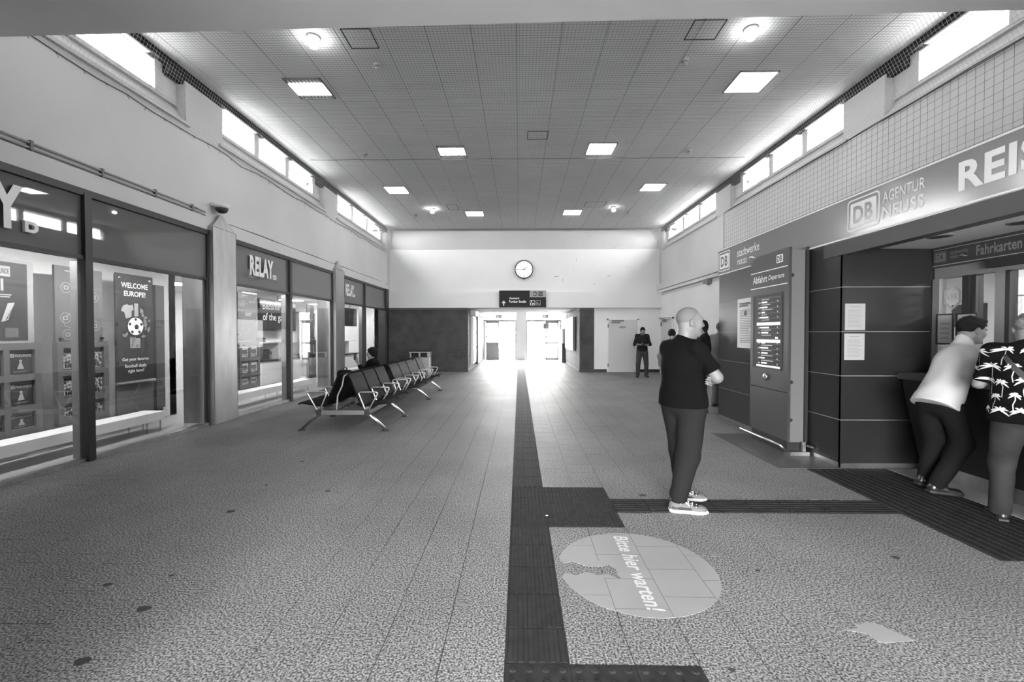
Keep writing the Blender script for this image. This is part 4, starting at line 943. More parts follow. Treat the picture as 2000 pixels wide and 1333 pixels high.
# ================================================================== DEPARTURE BOARD
XD, YD0, YD1, ZD = 3.38, 5.585, 6.49, 2.62
db = thing('departure_board', 'tall dark departure board with white heading and lit timetable screen', 'departure board', (XD + .1, 6.0, 0))
MB().box(XD, XD + .035, YD0, YD1, .79, ZD).build('front_panel', mat('board_front', .035, .4), db)
MB().box(XD, XD + .035, YD0, YD1, .17, .78).build('lower_panel', mat('board_front', .035, .4), db)
MB().box(XD + .035, XD + .21, YD0 + .02, YD1 - .02, .16, ZD - .03).build('cabinet', mat('cabinet_grey', .12, .45), db)
MB().box(XD + .21, XD + .245, YD0 - .01, YD1, .16, ZD).build('back_panel', M_frame, db)
MB().box(XD + .02, XD + .235, YD0 + .04, YD1 - .02, 0.0, .16).build('base', M_frame, db)
MB().box(XD + .0, XD + .245, YD0 - .06, YD0 + .06, .0, .05).box(XD + .18, XD + .22, YD0 - .02, YD0 + .02, .05, .17).build('foot_bracket', M_steel, db)
MB().tube([(XD - .12, YD1 + .02, .14), (XD - .12, YD0 + .02, .14), (XD - .10, YD0 - .02, .13), (XD - .02, YD0 - .02, .05)], .018, 10).build('bumper_rail', M_chrome, db, True)
MB().tube([(XD + .22, YD0 - .05, .13), (XD + .235, YD0 - .14, .13)], .016, 8).build('rear_bolt', M_steel, db)
for z in (2.27, .92, .44): MB().lathe([(.018, 0), (.022, .012), (.012, .02)], (XD + .05, YD0 + .02, z), 'y', 12).build('lock', M_black, db)
pl = Plane((XD - .0005, 0, 0), (0, -1, 0), (0, 0, 1))
mb = MB(); pl.rect(mb, -YD1, -YD0 - .03, 2.385, 2.397); pl.rect(mb, -YD1, -YD0 - .03, 2.165, 2.177); mb.build('white_line', M_letter, db)
text('lettering', 'Abfahrt', M_letter, db, pl, -YD1 + .06, 2.24, .36, .10, .015); text('lettering', 'Departure', M_letter, db, pl, -YD1 + .45, 2.235, .36, .085, .006, .25)
db_logo(db, pl, -YD0 - .27, -YD0 - .13, 2.455, 2.56, M_panelb, border=False)
s0, s1, z0, z1 = -YD1 + .09, -YD0 - .15, 1.07, 2.055
sc_ = MB(); pl.rect(sc_, s0, s1, z0, z1, -.002, .001); scr = sc_.build('screen', mat('board_screen', .025, .2, emit=.02), db)
mb = MB(); w = .018
for r in ((s0 - w, s1 + w, z1, z1 + w), (s0 - w, s0, z0 - w, z1), (s0 - w, s1 + w, z0 - w, z0), (s1, s1 + w, z0 - w, z1)): pl.rect(mb, *r, -.01, .006)
mb.build('screen_bezel', M_black, db)
MS = mat('screen_print', .7, .4, emit=.32); MSL = mat('screen_print_dim', .3, .4, emit=.12)
mb = MB(); m2 = MB(); rr = random.Random(3); N = 26; W = s1 - s0
for i in range(N):
    v = z1 - .04 - (i + 1) * (z1 - z0 - .08) / N; hh = (z1 - z0) / N
    if i in (9, 15): continue
    big = i % 2 == 1
    if big:
        pl.rect(m2, s0 + W * .18, s0 + W * .26, v + hh * .25, v + hh * .6, .001, .0015); pl.rect(mb, s0 + W * .30, s0 + W * rr.uniform(.42, .58), v + hh * .2, v + hh * .72, .001, .0015); pl.rect(m2, s0 + W * .86, s0 + W * .89, v + hh * .2, v + hh * .7, .001, .0015)
    else:
        pl.rect(m2, s0 + W * .30, s0 + W * rr.uniform(.5, .82), v + hh * .35, v + hh * .62, .001, .0015)
    if i % 4 == 3: pl.rect(mb, s0 + W * .24, s0 + W * .29, v + hh * .3, v + hh * .7, .001, .0015)
    if i % 2 == 0: pl.rect(m2, s0 + W * .14, s0 + W * .97, v + hh * .98, v + hh * 1.01, .001, .0013)
pl.rect(mb, s0 + W * .80, s0 + W * .89, z0 + .395, z0 + .42, .001, .0015)
tag(mb.build('timetable_rows', MS, scr), kind='stuff'); tag(m2.build('timetable_rows', MSL, scr), kind='stuff')
for v, hh in ((z0 + .34, .042), (z0 + .575, .042), (z0 + .004, .026)):
    mb = MB(); pl.rect(mb, s0 + W * .12, s1 - W * .03, v, v + hh, .001, .002); mb.build('notice_bar', mat('screen_bar', .6, .4, emit=.3), scr)
MB().lathe([(.045, 0), (.045, -.012), (.03, -.02), (.012, -.022)], (XD, -(-YD1 + .40), .945), 'x', 18).build('call_button', M_chrome, db, True)
struct('trim_10', mat('plinth_plate', .085, .35), (2.95, 3.66, 5.02, 6.75, 0, .006))
# grey box under the trunking
t = thing('wall_speaker', 'small grey box speaker under the wall trunking beside the ticket office', 'speaker', (5.45, 12.9, 3.0)); MB().box(5.40, 5.55, 12.8, 13.1, 2.98, 3.12).build('speaker_body', M_grey2, t, bevel=.01); MB().box(5.395, 5.40, 12.84, 13.06, 3.0, 3.1).build('grille', M_metalgrey, t)
# ================================================================== WAITING BENCH
BX, BY0, BY1 = -2.77, 6.85, 11.98
bn = thing('waiting_bench', 'long back to back row of black metal waiting seats with silver armrests', 'bench', (BX, (BY0 + BY1) / 2, 0))
for s in (-1, 1):
    MB().box(BX + s * .38 - .035, BX + s * .38 + .035, BY0, BY1, .255, .325).build('beam', M_metalgrey, bn, bevel=.006)
for y in (BY0, 8.83, 11.1, BY1 - .03):
    MB().box(BX - .345, BX + .345, y, y + .03, .255, .325).build('cross_beam', M_chrome if y == BY0 else M_metalgrey, bn)
for s in (-1, 1):
    for y in (BY0 + .03, 8.05, 10.15, 11.72):
        lg = MB().tube([(BX + s * .36, y, .275), (BX + s * .43, y, .24), (BX + s * .66, y, .035)], [.032, .03, .019], 10).build('leg', M_chrome, bn, True)
        MB().lathe([(.055, 0.0), (.055, .012), (.025, .03)], (BX + s * .67, y, 0), 'z', 16).build('foot', M_black, lg, True)
    for y in (BY0, 11.98): MB().box(BX + s * .38 - .04, BX + s * .38 + .04, y - .012, y, .245, .335).build('end_cap', M_black, bn)
def seat_pair(y0, y1):
    for s in (-1, 1):
        th = .022
        prof = [(.20, .405), (.30, .375), (.45, .385), (.60, .415), (.68, .425), (.72, .405)]
        up = [(BX + s * a, z + th) for a, z in prof]; dn = [(BX + s * a, z) for a, z in prof][::-1]
        MB().prism(up + dn, (0, 0, 0), (1, 0, 0), (0, 0, 1), (0, 1, 0), y0 + .03, y1 - .03).build('seat', M_seat, bn)
        prof = [(.305, .385), (.27, .45), (.20, .62), (.12, .82), (.085, .885), (.055, .895)]
        up = [(BX + s * a, z) for a, z in prof]; dn = [(BX + s * (a - th), z - .006) for a, z in prof][::-1]
        MB().prism(up + dn, (0, 0, 0), (1, 0, 0), (0, 0, 1), (0, 1, 0), y0 + .03, y1 - .03).build('backrest', M_seat, bn)
        for y in (y0 + .05, y1 - .07):
            MB().box(*sorted((BX + s * .34, BX + s * .42)), y, y + .025, .32, .39).build('bracket', M_metalgrey, bn)
def arm(y):
    for s in (-1, 1):
        P = [(.37, .325), (.345, .36), (.255, .585), (.26, .605), (.28, .612), (.52, .612), (.545, .605), (.55, .585), (.425, .36), (.395, .325)]
        MB().tube([(BX + s * a, y, z) for a, z in P], .0125, 8).build('armrest', M_chrome, bn, True)
SE = [6.85, 7.47, 8.09, 8.70], [8.97, 9.65, 10.33, 11.0], [11.3, 11.96]
for g in SE:
    for i, y in enumerate(g):
        arm(y + (.0 if i else .0))
        if i < len(g) - 1: seat_pair(y, g[i + 1])
MB().box(BX - .35, BX + .35, 8.72, 8.95, .33, .35).build('table_plate', M_seat, bn)
# bag on the far side seats
bg = thing('shoulder_bag', 'black shoulder bag with a loop handle standing on the bench seats', 'bag', (BX - .36, 7.85, .40))
MB().prism([(-.16, 0), (.16, 0), (.13, .44), (.08, .475), (-.08, .475), (-.13, .44)], (BX - .36, 7.85, .402), (0, 1, 0), (0, 0, 1), (1, 0, 0), -.10, .085).build('bag_body', mat('bag_cloth', .007, .9, spec=.1), bg, bevel=.02)
MB().tube([(BX - .36, 7.85 + .09 * math.cos(a), .87 + .055 * math.sin(a)) for a in np.linspace(0, math.pi, 9)], .012, 8).build('handle', M_black, bg, True)
st = thing('pale_strap', 'pale grey strap hanging between the bench backrests at the near end', 'strap', (BX, 7.0, .4))
MB().tube([(BX + .05, 6.93, .895), (BX + .0, 6.91, .86), (BX - .03, 6.905, .70), (BX - .10, 6.90, .55), (BX - .11, 6.9, .40), (BX - .12, 6.9, .33)], .011, 8).build('strap_band', M_paper, st, True)
# ================================================================== WASTE BIN
b = thing('waste_bin', 'stainless steel waste station behind the bench by the brick wall', 'waste bin', (-3.42, 15.3, 0))
MB().box(-3.76, -3.10, 15.05, 15.5, .08, .70).build('bin_body', M_steel, b, bevel=.01); MB().box(-3.74, -3.12, 15.07, 15.48, 0, .08).build('plinth', M_frame, b)
for xx in (-3.76, -3.45, -3.16): MB().box(xx, xx + .06, 15.05, 15.5, .70, .86).build('divider', M_steelb, b)
MB().box(-3.78, -3.08, 15.03, 15.52, .86, .89).build('lid', M_steelb, b, bevel=.006); MB().box(-3.70, -3.16, 15.3, 15.45, .70, .86).build('opening', M_black, b)
# ================================================================== FLOOR STICKERS
def floor_poly(mb, pts, z0, z1): mb.prism(pts, (0, 0, 0), (1, 0, 0), (0, 1, 0), (0, 0, 1), z0, z1)
sx, sy, sr = .765, 2.865, .505
st = thing('floor_sticker', 'round grey floor sticker with white waiting notice and torn edge', 'sticker', (sx, sy, 0))
pts = []
N = 72
tear = [(-.30, .06), (-.235, .075), (-.17, .05), (-.17, .0), (-.13, -.06), (-.155, -.125), (-.21, -.10), (-.255, -.045), (-.325, -.07), (-.38, -.065), (-.40, -.045)]
for i in range(N):
    a = 2 * math.pi * i / N - math.pi + .18 + .0
    a2 = -math.pi + .0 + (i + .5) * 2 * math.pi / N
    if abs(abs(a2) - math.pi) < .14: continue
    pts.append((sx + sr * math.cos(a2), sy + sr * math.sin(a2)))
t0 = [(sx - .46, sy + .055), (sx - .40, sy + .085), (sx - .33, sy + .02), (sx - .22, sy + .015), (sx - .17, sy + .04), (sx - .135, sy - .02), (sx - .13, sy - .13), (sx - .20, sy - .075), (sx - .27, sy - .085), (sx - .33, sy - .045), (sx - .40, sy - .09), (sx - .47, sy - .06)]
mb = MB(); floor_poly(mb, pts + t0, .0004, .0016); mb.build('sticker_sheet', M_sticker, st)
for k in range(1, 5):
    x = TX + TP * k; L = math.sqrt(max(sr ** 2 - (x - sx) ** 2, 0)) * .985
    if L > .05:
        y0 = sy - L
        if x < sx - .12: segs = [(sy - L, sy - .12), (sy + .09, sy + L)]
        else: segs = [(sy - L, sy + L)]
        for a, b in segs:
            if b - a > .05: MB().box(x - .0018, x + .0018, a, b, .0015, .0019).build('joint_crease', M_rack, st)
    c = k; off = (TP / 2 if c % 2 else 0) + (c * 37 % 5 - 2) * .012
    for r in range(4, 12):
        yy = .3 + off + r * TP; xa, xb = max(x, sx - math.sqrt(max(sr ** 2 - (yy - sy) ** 2, 0)) * .98), min(x + TP, sx + math.sqrt(max(sr ** 2 - (yy - sy) ** 2, 0)) * .98)
        if abs(yy - sy) < sr * .97 and xb - xa > .04 and not (xa < sx - .13 and abs(yy - sy) < .12): MB().box(xa, xb, yy - .0015, yy + .0015, .0015, .0019).build('joint_crease', M_rack, st)
pls = Plane((sx, sy, .0019), (0, -1, 0), (1, 0, 0))
text('lettering', 'Bitte hier warten!', M_stickw, st, pls, -.455, -.055, .90, .105, .02, .18, depth=.0006)
st2 = thing('floor_sticker', 'torn scrap of a pale floor sticker left on the granite', 'sticker', (1.86, 2.26, 0))
px_ = [(500, 1035), (575, 1022), (540, 990), (590, 1005), (625, 985), (690, 1000), (800, 1050), (910, 1095), (740, 1110), (690, 1100), (640, 1060), (580, 1048)]
mb = MB(); floor_poly(mb, [tuple(at(1480 + a / 2.942, 880 + b / 2.942, Z=0).xy) for a, b in px_], .0004, .0014); mb.build('sticker_scrap', M_sticker, st2)
for i, (a, b) in enumerate(((1068, 1009), (0, 0))[:1]):
    p = at(a, b, Z=0); t = MB().lathe([(.012, 0.001), (.012, .004), (.006, .006)], (p.x, p.y, .004), 'z', 8).build('paper_scrap', M_paperw); tag(t, 'tiny white paper scrap on the studded tactile field', 'litter')
# old chewing gum spots on the tiles
gum = [(335, 1125), (210, 1143), (160, 1293), (520, 948), (590, 902), (450, 1000), (1480, 1115), (1750, 1090), (1255, 968), (1430, 1310), (640, 960), (280, 1190)]
for i, (a, b) in enumerate(gum):
    p = at(a, b, Z=0); r = .012 + .008 * (i % 3)
    t = MB(); floor_poly(t, [(p.x + r * (1.3 + .3 * math.sin(3 * q)) * math.cos(q), p.y + r * math.sin(q)) for q in np.linspace(0, 6.28, 11)[:-1]], .0, .0014); o = t.build('gum_spot', mat('old_gum', .03, .8)); tag(o, 'dark trodden gum spot on the granite floor', 'gum spot', 'gum spots on the floor')
# ================================================================== PEOPLE (smooth blended solids turned into one mesh each)
class Field:
    def __init__(s, h): s.h = h; s.p = []; s.cuts = []
    def ell(s, c, r, R=None, k=.03, sub=False):
        c = np.array(c, float); r = np.array(r, float); R = np.eye(3) if R is None else np.array(R)
        ext = np.sqrt(((R * r[None, :]) ** 2).sum(1)) + k + .02
        def f(P):
            q = (P - c) @ R; k0 = np.sqrt(((q / r) ** 2).sum(-1)) + 1e-9; k1 = np.sqrt(((q / r ** 2) ** 2).sum(-1)) + 1e-9
            return k0 * (k0 - 1) / k1
        s.p.append((f, c - ext, c + ext, k, sub)); return s
    def cone(s, a, b, ra, rb, k=.03, flat=None):
        a, b = np.array(a, float), np.array(b, float); m = max(ra, rb) * (max(1, flat[1]) if flat else 1) + k + .02; ba = b - a; L = ba @ ba + 1e-9
        n = None if flat is None else np.array(flat[0], float) / np.linalg.norm(flat[0])
        def f(P):
            q = P - a; t = np.clip((q @ ba) / L, 0, 1); w = q - t[..., None] * ba
            if n is not None: w = w + (w @ n)[..., None] * n * (1 / flat[1] - 1)
            return np.sqrt((w ** 2).sum(-1)) - (ra + (rb - ra) * t)
        s.p.append((f, np.minimum(a, b) - m, np.maximum(a, b) + m, k, False)); return s
    def cut(s, p, n): s.cuts.append((np.array(p, float), np.array(n, float) / np.linalg.norm(n))); return s
    def mesh(s, name, m, parent, off, disp=None):
        h = s.h; lo = np.min([p[1] for p in s.p if not p[4]], 0); hi = np.max([p[2] for p in s.p if not p[4]], 0)
        n = np.ceil((hi - lo) / h).astype(int) + 1
        ax = [lo[i] + h * np.arange(n[i]) for i in range(3)]
        V = np.full(n, .5, np.float64)
        for f, a, b, k, sub in s.p:
            i0 = np.clip(np.floor((a - lo) / h).astype(int), 0, n); i1 = np.clip(np.ceil((b - lo) / h).astype(int) + 1, 0, n)
            if (i1 <= i0).any(): continue
            sl = tuple(slice(i0[i], i1[i]) for i in range(3))
            G_ = np.stack(np.meshgrid(*[ax[i][sl[i]] for i in range(3)], indexing='ij'), -1); d = f(G_); o = V[sl]
            if sub: d = -d; q = np.maximum(k - np.abs(o - d), 0) / k; V[sl] = np.maximum(o, d) + q * q * k * .25
            else: q = np.maximum(k - np.abs(o - d), 0) / k; V[sl] = np.minimum(o, d) - q * q * k * .25
        G_ = np.stack(np.meshgrid(*ax, indexing='ij'), -1)
        if disp is not None: V = V + disp(G_)
        for p, nn in s.cuts: V = np.maximum(V, (G_ - p) @ nn)
        V[[0, -1]] = .5; V[:, [0, -1]] = .5; V[:, :, [0, -1]] = .5
        S = V < 0; A = S[:-1, :-1, :-1]; cnt = np.zeros(A.shape, int)
        cr = [(i, j, k) for i in (0, 1) for j in (0, 1) for k in (0, 1)]
        sh = lambda T, c: T[c[0]:c[0] + A.shape[0], c[1]:c[1] + A.shape[1], c[2]:c[2] + A.shape[2]]
        for c in cr: cnt += sh(S, c)
        I = np.argwhere((cnt > 0) & (cnt < 8))
        if len(I) == 0: return None
        idx = np.full(A.shape, -1, int); idx[tuple(I.T)] = np.arange(len(I))
        acc = np.zeros((len(I), 3)); num = np.zeros(len(I))
        for c in cr:
            for d in range(3):
                if c[d]: continue
                e = list(c); e[d] = 1
                v0 = V[I[:, 0] + c[0], I[:, 1] + c[1], I[:, 2] + c[2]]; v1 = V[I[:, 0] + e[0], I[:, 1] + e[1], I[:, 2] + e[2]]
                mk = (v0 < 0) != (v1 < 0); t = np.where(mk, v0 / np.where(mk, v0 - v1, 1), 0); p = np.tile(np.array(c, float), (len(I), 1)); p[:, d] += t
                acc[mk] += p[mk]; num[mk] += 1
        X = (I + acc / num[:, None]) * h + lo
        Fs = []
        for d in range(3):
            e = [slice(None)] * 3; g = [slice(None)] * 3; e[d] = slice(0, -1); g[d] = slice(1, None)
            s0, s1 = S[tuple(e)], S[tuple(g)]; ch = np.argwhere(s0 != s1); u, v = (d + 1) % 3, (d + 2) % 3
            ok = (ch[:, u] > 0) & (ch[:, v] > 0) & (ch[:, u] < n[u] - 1) & (ch[:, v] < n[v] - 1); ch = ch[ok]
            fl = s0[tuple(ch.T)]
            def cell(du, dv): q = ch.copy(); q[:, u] -= du; q[:, v] -= dv; return idx[tuple(q.T)]
            Q = np.stack([cell(1, 1), cell(0, 1), cell(0, 0), cell(1, 0)], 1); Q[~fl] = Q[~fl][:, ::-1]; Fs.append(Q)
        Fs = np.concatenate(Fs); Fs = Fs[(Fs >= 0).all(1)]
        # two light relaxation passes
        for _ in range(2):
            sm = np.zeros_like(X); cn = np.zeros(len(X))
            for a, b in ((0, 1), (1, 2), (2, 3), (3, 0)):
                np.add.at(sm, Fs[:, a], X[Fs[:, b]]); np.add.at(sm, Fs[:, b], X[Fs[:, a]]); np.add.at(cn, Fs[:, a], 1); np.add.at(cn, Fs[:, b], 1)
            X = X * .55 + .45 * sm / np.maximum(cn, 1)[:, None]
        me = bpy.data.meshes.new(name); me.from_pydata(X.tolist(), [], Fs.tolist()); me.materials.append(m)
        me.polygons.foreach_set('use_smooth', [True] * len(me.polygons))
        ob = bpy.data.objects.new(name, me); COL.objects.link(ob); ob.parent = parent; WM[ob] = WM[parent]; return ob
def yawR(a, pitch=0., roll=0.):          # columns: right, forward, up of a head or torso turned to face angle a (0 = +X, 90 = +Y)
    f = Vector((math.cos(a), math.sin(a), 0)); r = Vector((f.y, -f.x, 0)); u = Vector((0, 0, 1))
    f2 = (f * math.cos(pitch) + u * math.sin(pitch)).normalized(); u2 = r.cross(f2)
    if roll: r2 = r * math.cos(roll) + u2 * math.sin(roll); u2 = r2.cross(f2); r = r2
    return np.array([[r.x, f2.x, u2.x], [r.y, f2.y, u2.y], [r.z, f2.z, u2.z]])
def P3(c, R, l): return np.array(c) + R @ np.array(l, float)
def add_head(F, c, R, s=1., jaw=1.):
    E = lambda l, r, k=.02, sub=False: F.ell(P3(c, R, np.array(l) * s), np.array(r) * s, R, k, sub)
    E((0, -.014, .034), (.076, .098, .090)); E((0, .034, -.035), (.057 * jaw, .060, .084), .04); E((0, .070, -.094), (.028 * jaw, .026, .022), .03)
    for q in (-1, 1):
        F.cone(P3(c, R, (q * .050 * s * jaw, .0, -.050 * s)), P3(c, R, (q * .012 * s, .066 * s, -.092 * s)), .022 * s, .02 * s, .03)
        E((q * .041, .066, -.020), (.026, .026, .028), .03); E((q * .032, .102, .016), (.017, .014, .011), .012, True)
        E((q * .031, .083, .014), (.014, .013, .011), .004)
        E((q * .083, -.012, -.004), (.012, .022, .034), .008); E((q * .096, -.006, -.002), (.008, .012, .020), .006, True)
    E((0, .080, .036), (.052, .020, .012), .02)
    F.cone(P3(c, R, np.array((0, .092, .018)) * s), P3(c, R, np.array((0, .116, -.020)) * s), .009 * s, .014 * s, .012); E((0, .104, -.024), (.021, .013, .011), .012)
    E((0, .093, -.052), (.026, .012, .006), .008); E((0, .091, -.064), (.023, .012, .007), .008); E((0, .104, -.058), (.028, .006, .002), .004, True)
def add_hand(F, w, R, side, curl=.6, s=1., spread=.012, thumb=.6):
    """R columns: across the palm (towards the thumb side), along the fingers, out of the back of the hand"""
    L = lambda l: P3(w, R, np.array(l) * s)
    F.ell(L((0, .045, 0)), np.array((.040, .050, .017)) * s, R, .02); F.cone(w, L((0, .03, 0)), .027 * s, .030 * s, .02, (R[:, 2], .7))
    for i, (x, ln) in enumerate(((.030, .070), (.010, .078), (-.010, .072), (-.029, .056))):
        a = L((x, .082, 0)); an = curl * (.8 + .1 * i); b = L((x * 1.05, .082 + ln * .5 * math.cos(an), -ln * .5 * math.sin(an)))
        an2 = an * 2.1; e = b + R @ (np.array((0, math.cos(an2), -math.sin(an2))) * ln * .5 * s)
        F.cone(a, b, .0095 * s, .0088 * s, .006); F.cone(b, e, .0088 * s, .0072 * s, .004)
    a = L((.034, .028, -.006)); b = L((.034 + .040 * math.sin(thumb), .028 + .040 * math.cos(thumb), -.016)); e = L((.034 + .062 * math.sin(thumb * .8), .028 + .075 * math.cos(thumb * .8), -.026))
    F.cone(a, b, .014 * s, .0105 * s, .012); F.cone(b, e, .0105 * s, .0085 * s, .004)
def frame_from(along, back):
    y = np.array(along, float); y /= np.linalg.norm(y); z = np.array(back, float); z -= y * (z @ y); z /= np.linalg.norm(z); x = np.cross(y, z); return np.stack([x, y, z], 1)
def torso(F, J, R, g, W=1., D=1.):
    pel, che, nk = map(np.array, (J['pel'], J['che'], J['nk'])); mid = (pel + che) / 2
    F.ell(pel, ((.165 * W + g), (.118 * D + g), .135 + g), R, .06); F.ell(mid + R[:, 1] * (.012 * D), ((.150 * W + g), (.112 * D + g), .19 + g), R, .08); F.ell(che, ((.172 * W + g), (.118 * D + g), .185 + g), R, .08)
    F.cone(J['shR'], J['shL'], .058 + g, .058 + g, .06, (R[:, 1], 1.15)); F.cone(che, nk, .095 + g * .6, .06 + g * .6, .06)
def legs(F, J, g, cutz=None, a=(.092, .060, .042)):
    for q in 'RL':
        F.cone(J['hip' + q], J['kn' + q], a[0] + g, a[1] + g, .04); F.cone(J['kn' + q], J['an' + q], a[1] + g, a[2] + g, .03)
def shoe(parent, heel, toe, m_up, m_sole, h=.007, wid=1., tilt=0., lace=False):
    heel, toe = np.array(heel, float), np.array(toe, float); d = toe - heel; L = np.linalg.norm(d); d /= L; up = np.array((0, 0, 1.)); up -= d * d[2]; up /= np.linalg.norm(up); R = np.stack([np.cross(d, up), d, up], 1); s = L / .29
    Q = lambda l: heel + R @ (np.array(l) * s)
    F = Field(h); F.ell(Q((0, .045, .040)), np.array((.034 * wid, .046, .045)) * s, R, .03); F.cone(Q((0, .05, .035)), Q((0, .235, .028)), .034 * s * wid, .036 * s * wid, .03, (up, .85)); F.ell(Q((0, .245, .026)), np.array((.040 * wid, .046, .027)) * s, R, .03)
    F.cone(Q((0, .05, .06)), Q((0, .13, .062)), .033 * s, .03 * s, .03); F.cone(Q((0, .045, .05)), Q((0, .05, .095)), .034 * s, .036 * s, .02); F.cut(Q((0, 0, .018)), -up); F.cut(Q((0, .05, .112)), up + d * .25)
    up_o = F.mesh('shoe', m_up, parent, None)
    pl = [(-.030, .005), (.030, .005), (.040, .05), (.036, .12), (.046, .20), (.044, .25), (.022, .292), (-.018, .292), (-.042, .255), (-.046, .20), (-.036, .12), (-.040, .05)]
    mb = MB(); z0, z1 = -.001, .026; n = len(pl)
    for zz, k in ((0, .94), (.012, 1.04), (.026, 1.0)): mb.v += [tuple(Q((x * wid * k, .148 + (y - .148) * k, zz))) for x, y in pl]
    mb.f += [tuple(range(n))[::-1], tuple(range(2 * n, 3 * n))] + [(r * n + i, r * n + (i + 1) % n, (r + 1) * n + (i + 1) % n, (r + 1) * n + i) for r in (0, 1) for i in range(n)]
    me = bpy.data.meshes.new('sole'); me.from_pydata(mb.v, [], mb.f); me.materials.append(m_sole); o = bpy.data.objects.new('sole', me); COL.objects.link(o); o.parent = up_o
    if lace:
        mb = MB()
        for i in range(4):
            t = .11 + .03 * i; z = .094 - .010 * i
            mb.tube([Q((-.026, t, z - .012)), Q((0, t + .008, z + .003)), Q((.026, t, z - .012))], .0045 * s, 6)
        mb.tube([Q((.0, .10, .098)), Q((.03, .12, .09)), Q((.045, .15, .065))], .004 * s, 6)
        me = bpy.data.meshes.new('laces'); me.from_pydata(mb.v, [], mb.f); me.materials.append(M_paperw); o = bpy.data.objects.new('laces', me); COL.objects.link(o); o.parent = up_o
        F = Field(h)
        F.cone(Q((.032, .03, .045)), Q((.036, .16, .035)), .013 * s, .010 * s, .01); F.cone(Q((0, .2, .058)), Q((0, .255, .045)), .026 * s, .022 * s, .01, (up, .4)); F.cone(Q((0, .02, .09)), Q((0, .02, .105)), .02 * s, .02 * s, .01)
        F.mesh('shoe_overlay', M_black, up_o, None)
SKIN = mat('skin', .15, .5, spec=.35, var=.06, scale=12)
def eyes(body, c, R, s=1.):
    for q in (-1, 1):
        p = P3(c, R, np.array((q * .031, .089, .014)) * s); F = Field(.003); F.ell(p, np.array((.009, .006, .005)) * s, R, .002); F.mesh('eye', M_black, body, None)
        p = P3(c, R, np.array((q * .031, .096, .036)) * s); F = Field(.003); F.ell(p, np.array((.018, .006, .004)) * s, R, .002); F.mesh('eyebrow', mat('brow_hair', .06, .8), body, None)
def person(label, loc): return thing('person', label, 'person', loc)
def folds(a=.004, f=22., seed=0., dirs=((.3, .2, 1), (.8, -.4, .6))):
    def d(P):
        v = 0
        for i, q in enumerate(dirs):
            q = np.array(q, float); w = P @ q; u = P @ np.array((q[1], -q[2], q[0] + .4)); v = v + np.sin(w * f * (1 + .37 * i) + 2.2 * np.sin(u * f * .45 + seed + i) + seed)
        return a * v / len(dirs)
    return d
Hh = .009
# ------------------------------------------------------------ man waiting with folded arms
pA = person('man in black T-shirt, grey sweatpants and sneakers standing with folded arms', (1.50, 3.93, 0))
fa = math.radians(28); R = yawR(fa); f_, r_ = R[:, 0] * 0 + R[:, 1], R[:, 0]
o_ = np.array((-.045, 0, 0))
J = dict(pel=o_ + (.0, 0, .95), che=o_ + np.array((-.005, .0, 1.27)), nk=o_ + np.array((.02, .01, 1.49)))
J['hipR'] = J['pel'] + r_ * .095 + (.01, 0, -.06); J['hipL'] = J['pel'] - r_ * .095 + (-.0, 0, -.06)
J['knR'] = np.array((-.035, -.105, .47)); J['knL'] = np.array((-.02, .115, .47)); J['anR'] = np.array((-.125, -.13, .10)); J['anL'] = np.array((.01, .135, .10))
J['shR'] = J['che'] + r_ * .160 + (0, 0, .145); J['shL'] = J['che'] - r_ * .150 + (0, 0, .125)
elR = np.array((.165, -.20, 1.165)); elL = np.array((.05, .30, 1.17)); wrR = np.array((.24, .03, 1.20)); wrL = np.array((.185, -.10, 1.135))
hc = np.array((.012, .005, 1.635)); HR = yawR(math.radians(2), math.radians(-3))
F = Field(.0065)
torso(F, J, R, -.02); legs(F, J, -.012); add_head(F, hc, HR, 1.06, 1.08)
F.cone(P3(hc, HR, (0, -.03, -.06)), J['nk'] + (0, 0, -.03), .064, .072, .04)
for sh, el, wr in ((J['shR'], elR, wrR), (J['shL'], elL, wrL)): F.cone(sh, el, .050, .046, .03); F.cone(el, wr, .047, .031, .02)
add_hand(F, wrL, frame_from((-.55, -.75, -.05), (.75, -.5, -.3)), 1, .35, 1.0, thumb=.7); add_hand(F, wrR, frame_from((.2, .9, .15), (.9, -.2, .2)), 1, .5)
bA = F.mesh('body', SKIN, pA, None); eyes(bA, hc, HR, 1.06)
F = Field(Hh); torso(F, J, R, .014, 1.08, 1.22); F.ell(J['pel'] + (0, 0, .14), (.175, .165, .14), R, .06)
F.cone(J['shR'], J['shR'] + (elR - J['shR']) * .45, .066, .068, .04); F.cone(J['shL'], elL, .066, .066, .04); F.cone(J['nk'] - (0, 0, .04), J['shL'], .055, .06, .05); F.cone(J['nk'] - (0, 0, .04), J['shR'], .055, .06, .05); F.cone(J['pel'] - r_ * .05 + (0, 0, -.03), J['pel'] + r_ * .05 + (0, 0, -.03), .175, .175, .05, (f_, .93)); F.cone(J['pel'] + (0, 0, -.05), J['pel'] + (0, 0, .1), .18, .17, .05); F.cone(J['nk'] - (0, 0, .05), J['nk'] + (0, 0, .025), .078, .066, .03)
F.cut((0, 0, .895), (0, 0, -1)); F.cut(J['nk'] + (.0, 0, -.005), np.array((.55, .1, .83)))
F.mesh('t_shirt', mat('black_cotton', .003, .9, spec=.08, bump=.05, bscale=90), pA, None, folds(.004, 20))
F = Field(.008); F.cone(J['shR'] + (elR - J['shR']) * .1, elR, .066, .074, .03); F.cut(elR + (J['shR'] - elR) * .20, elR - J['shR']); F.mesh('sleeve', mat('black_cotton', .003, .9), pA, None, folds(.004, 24))
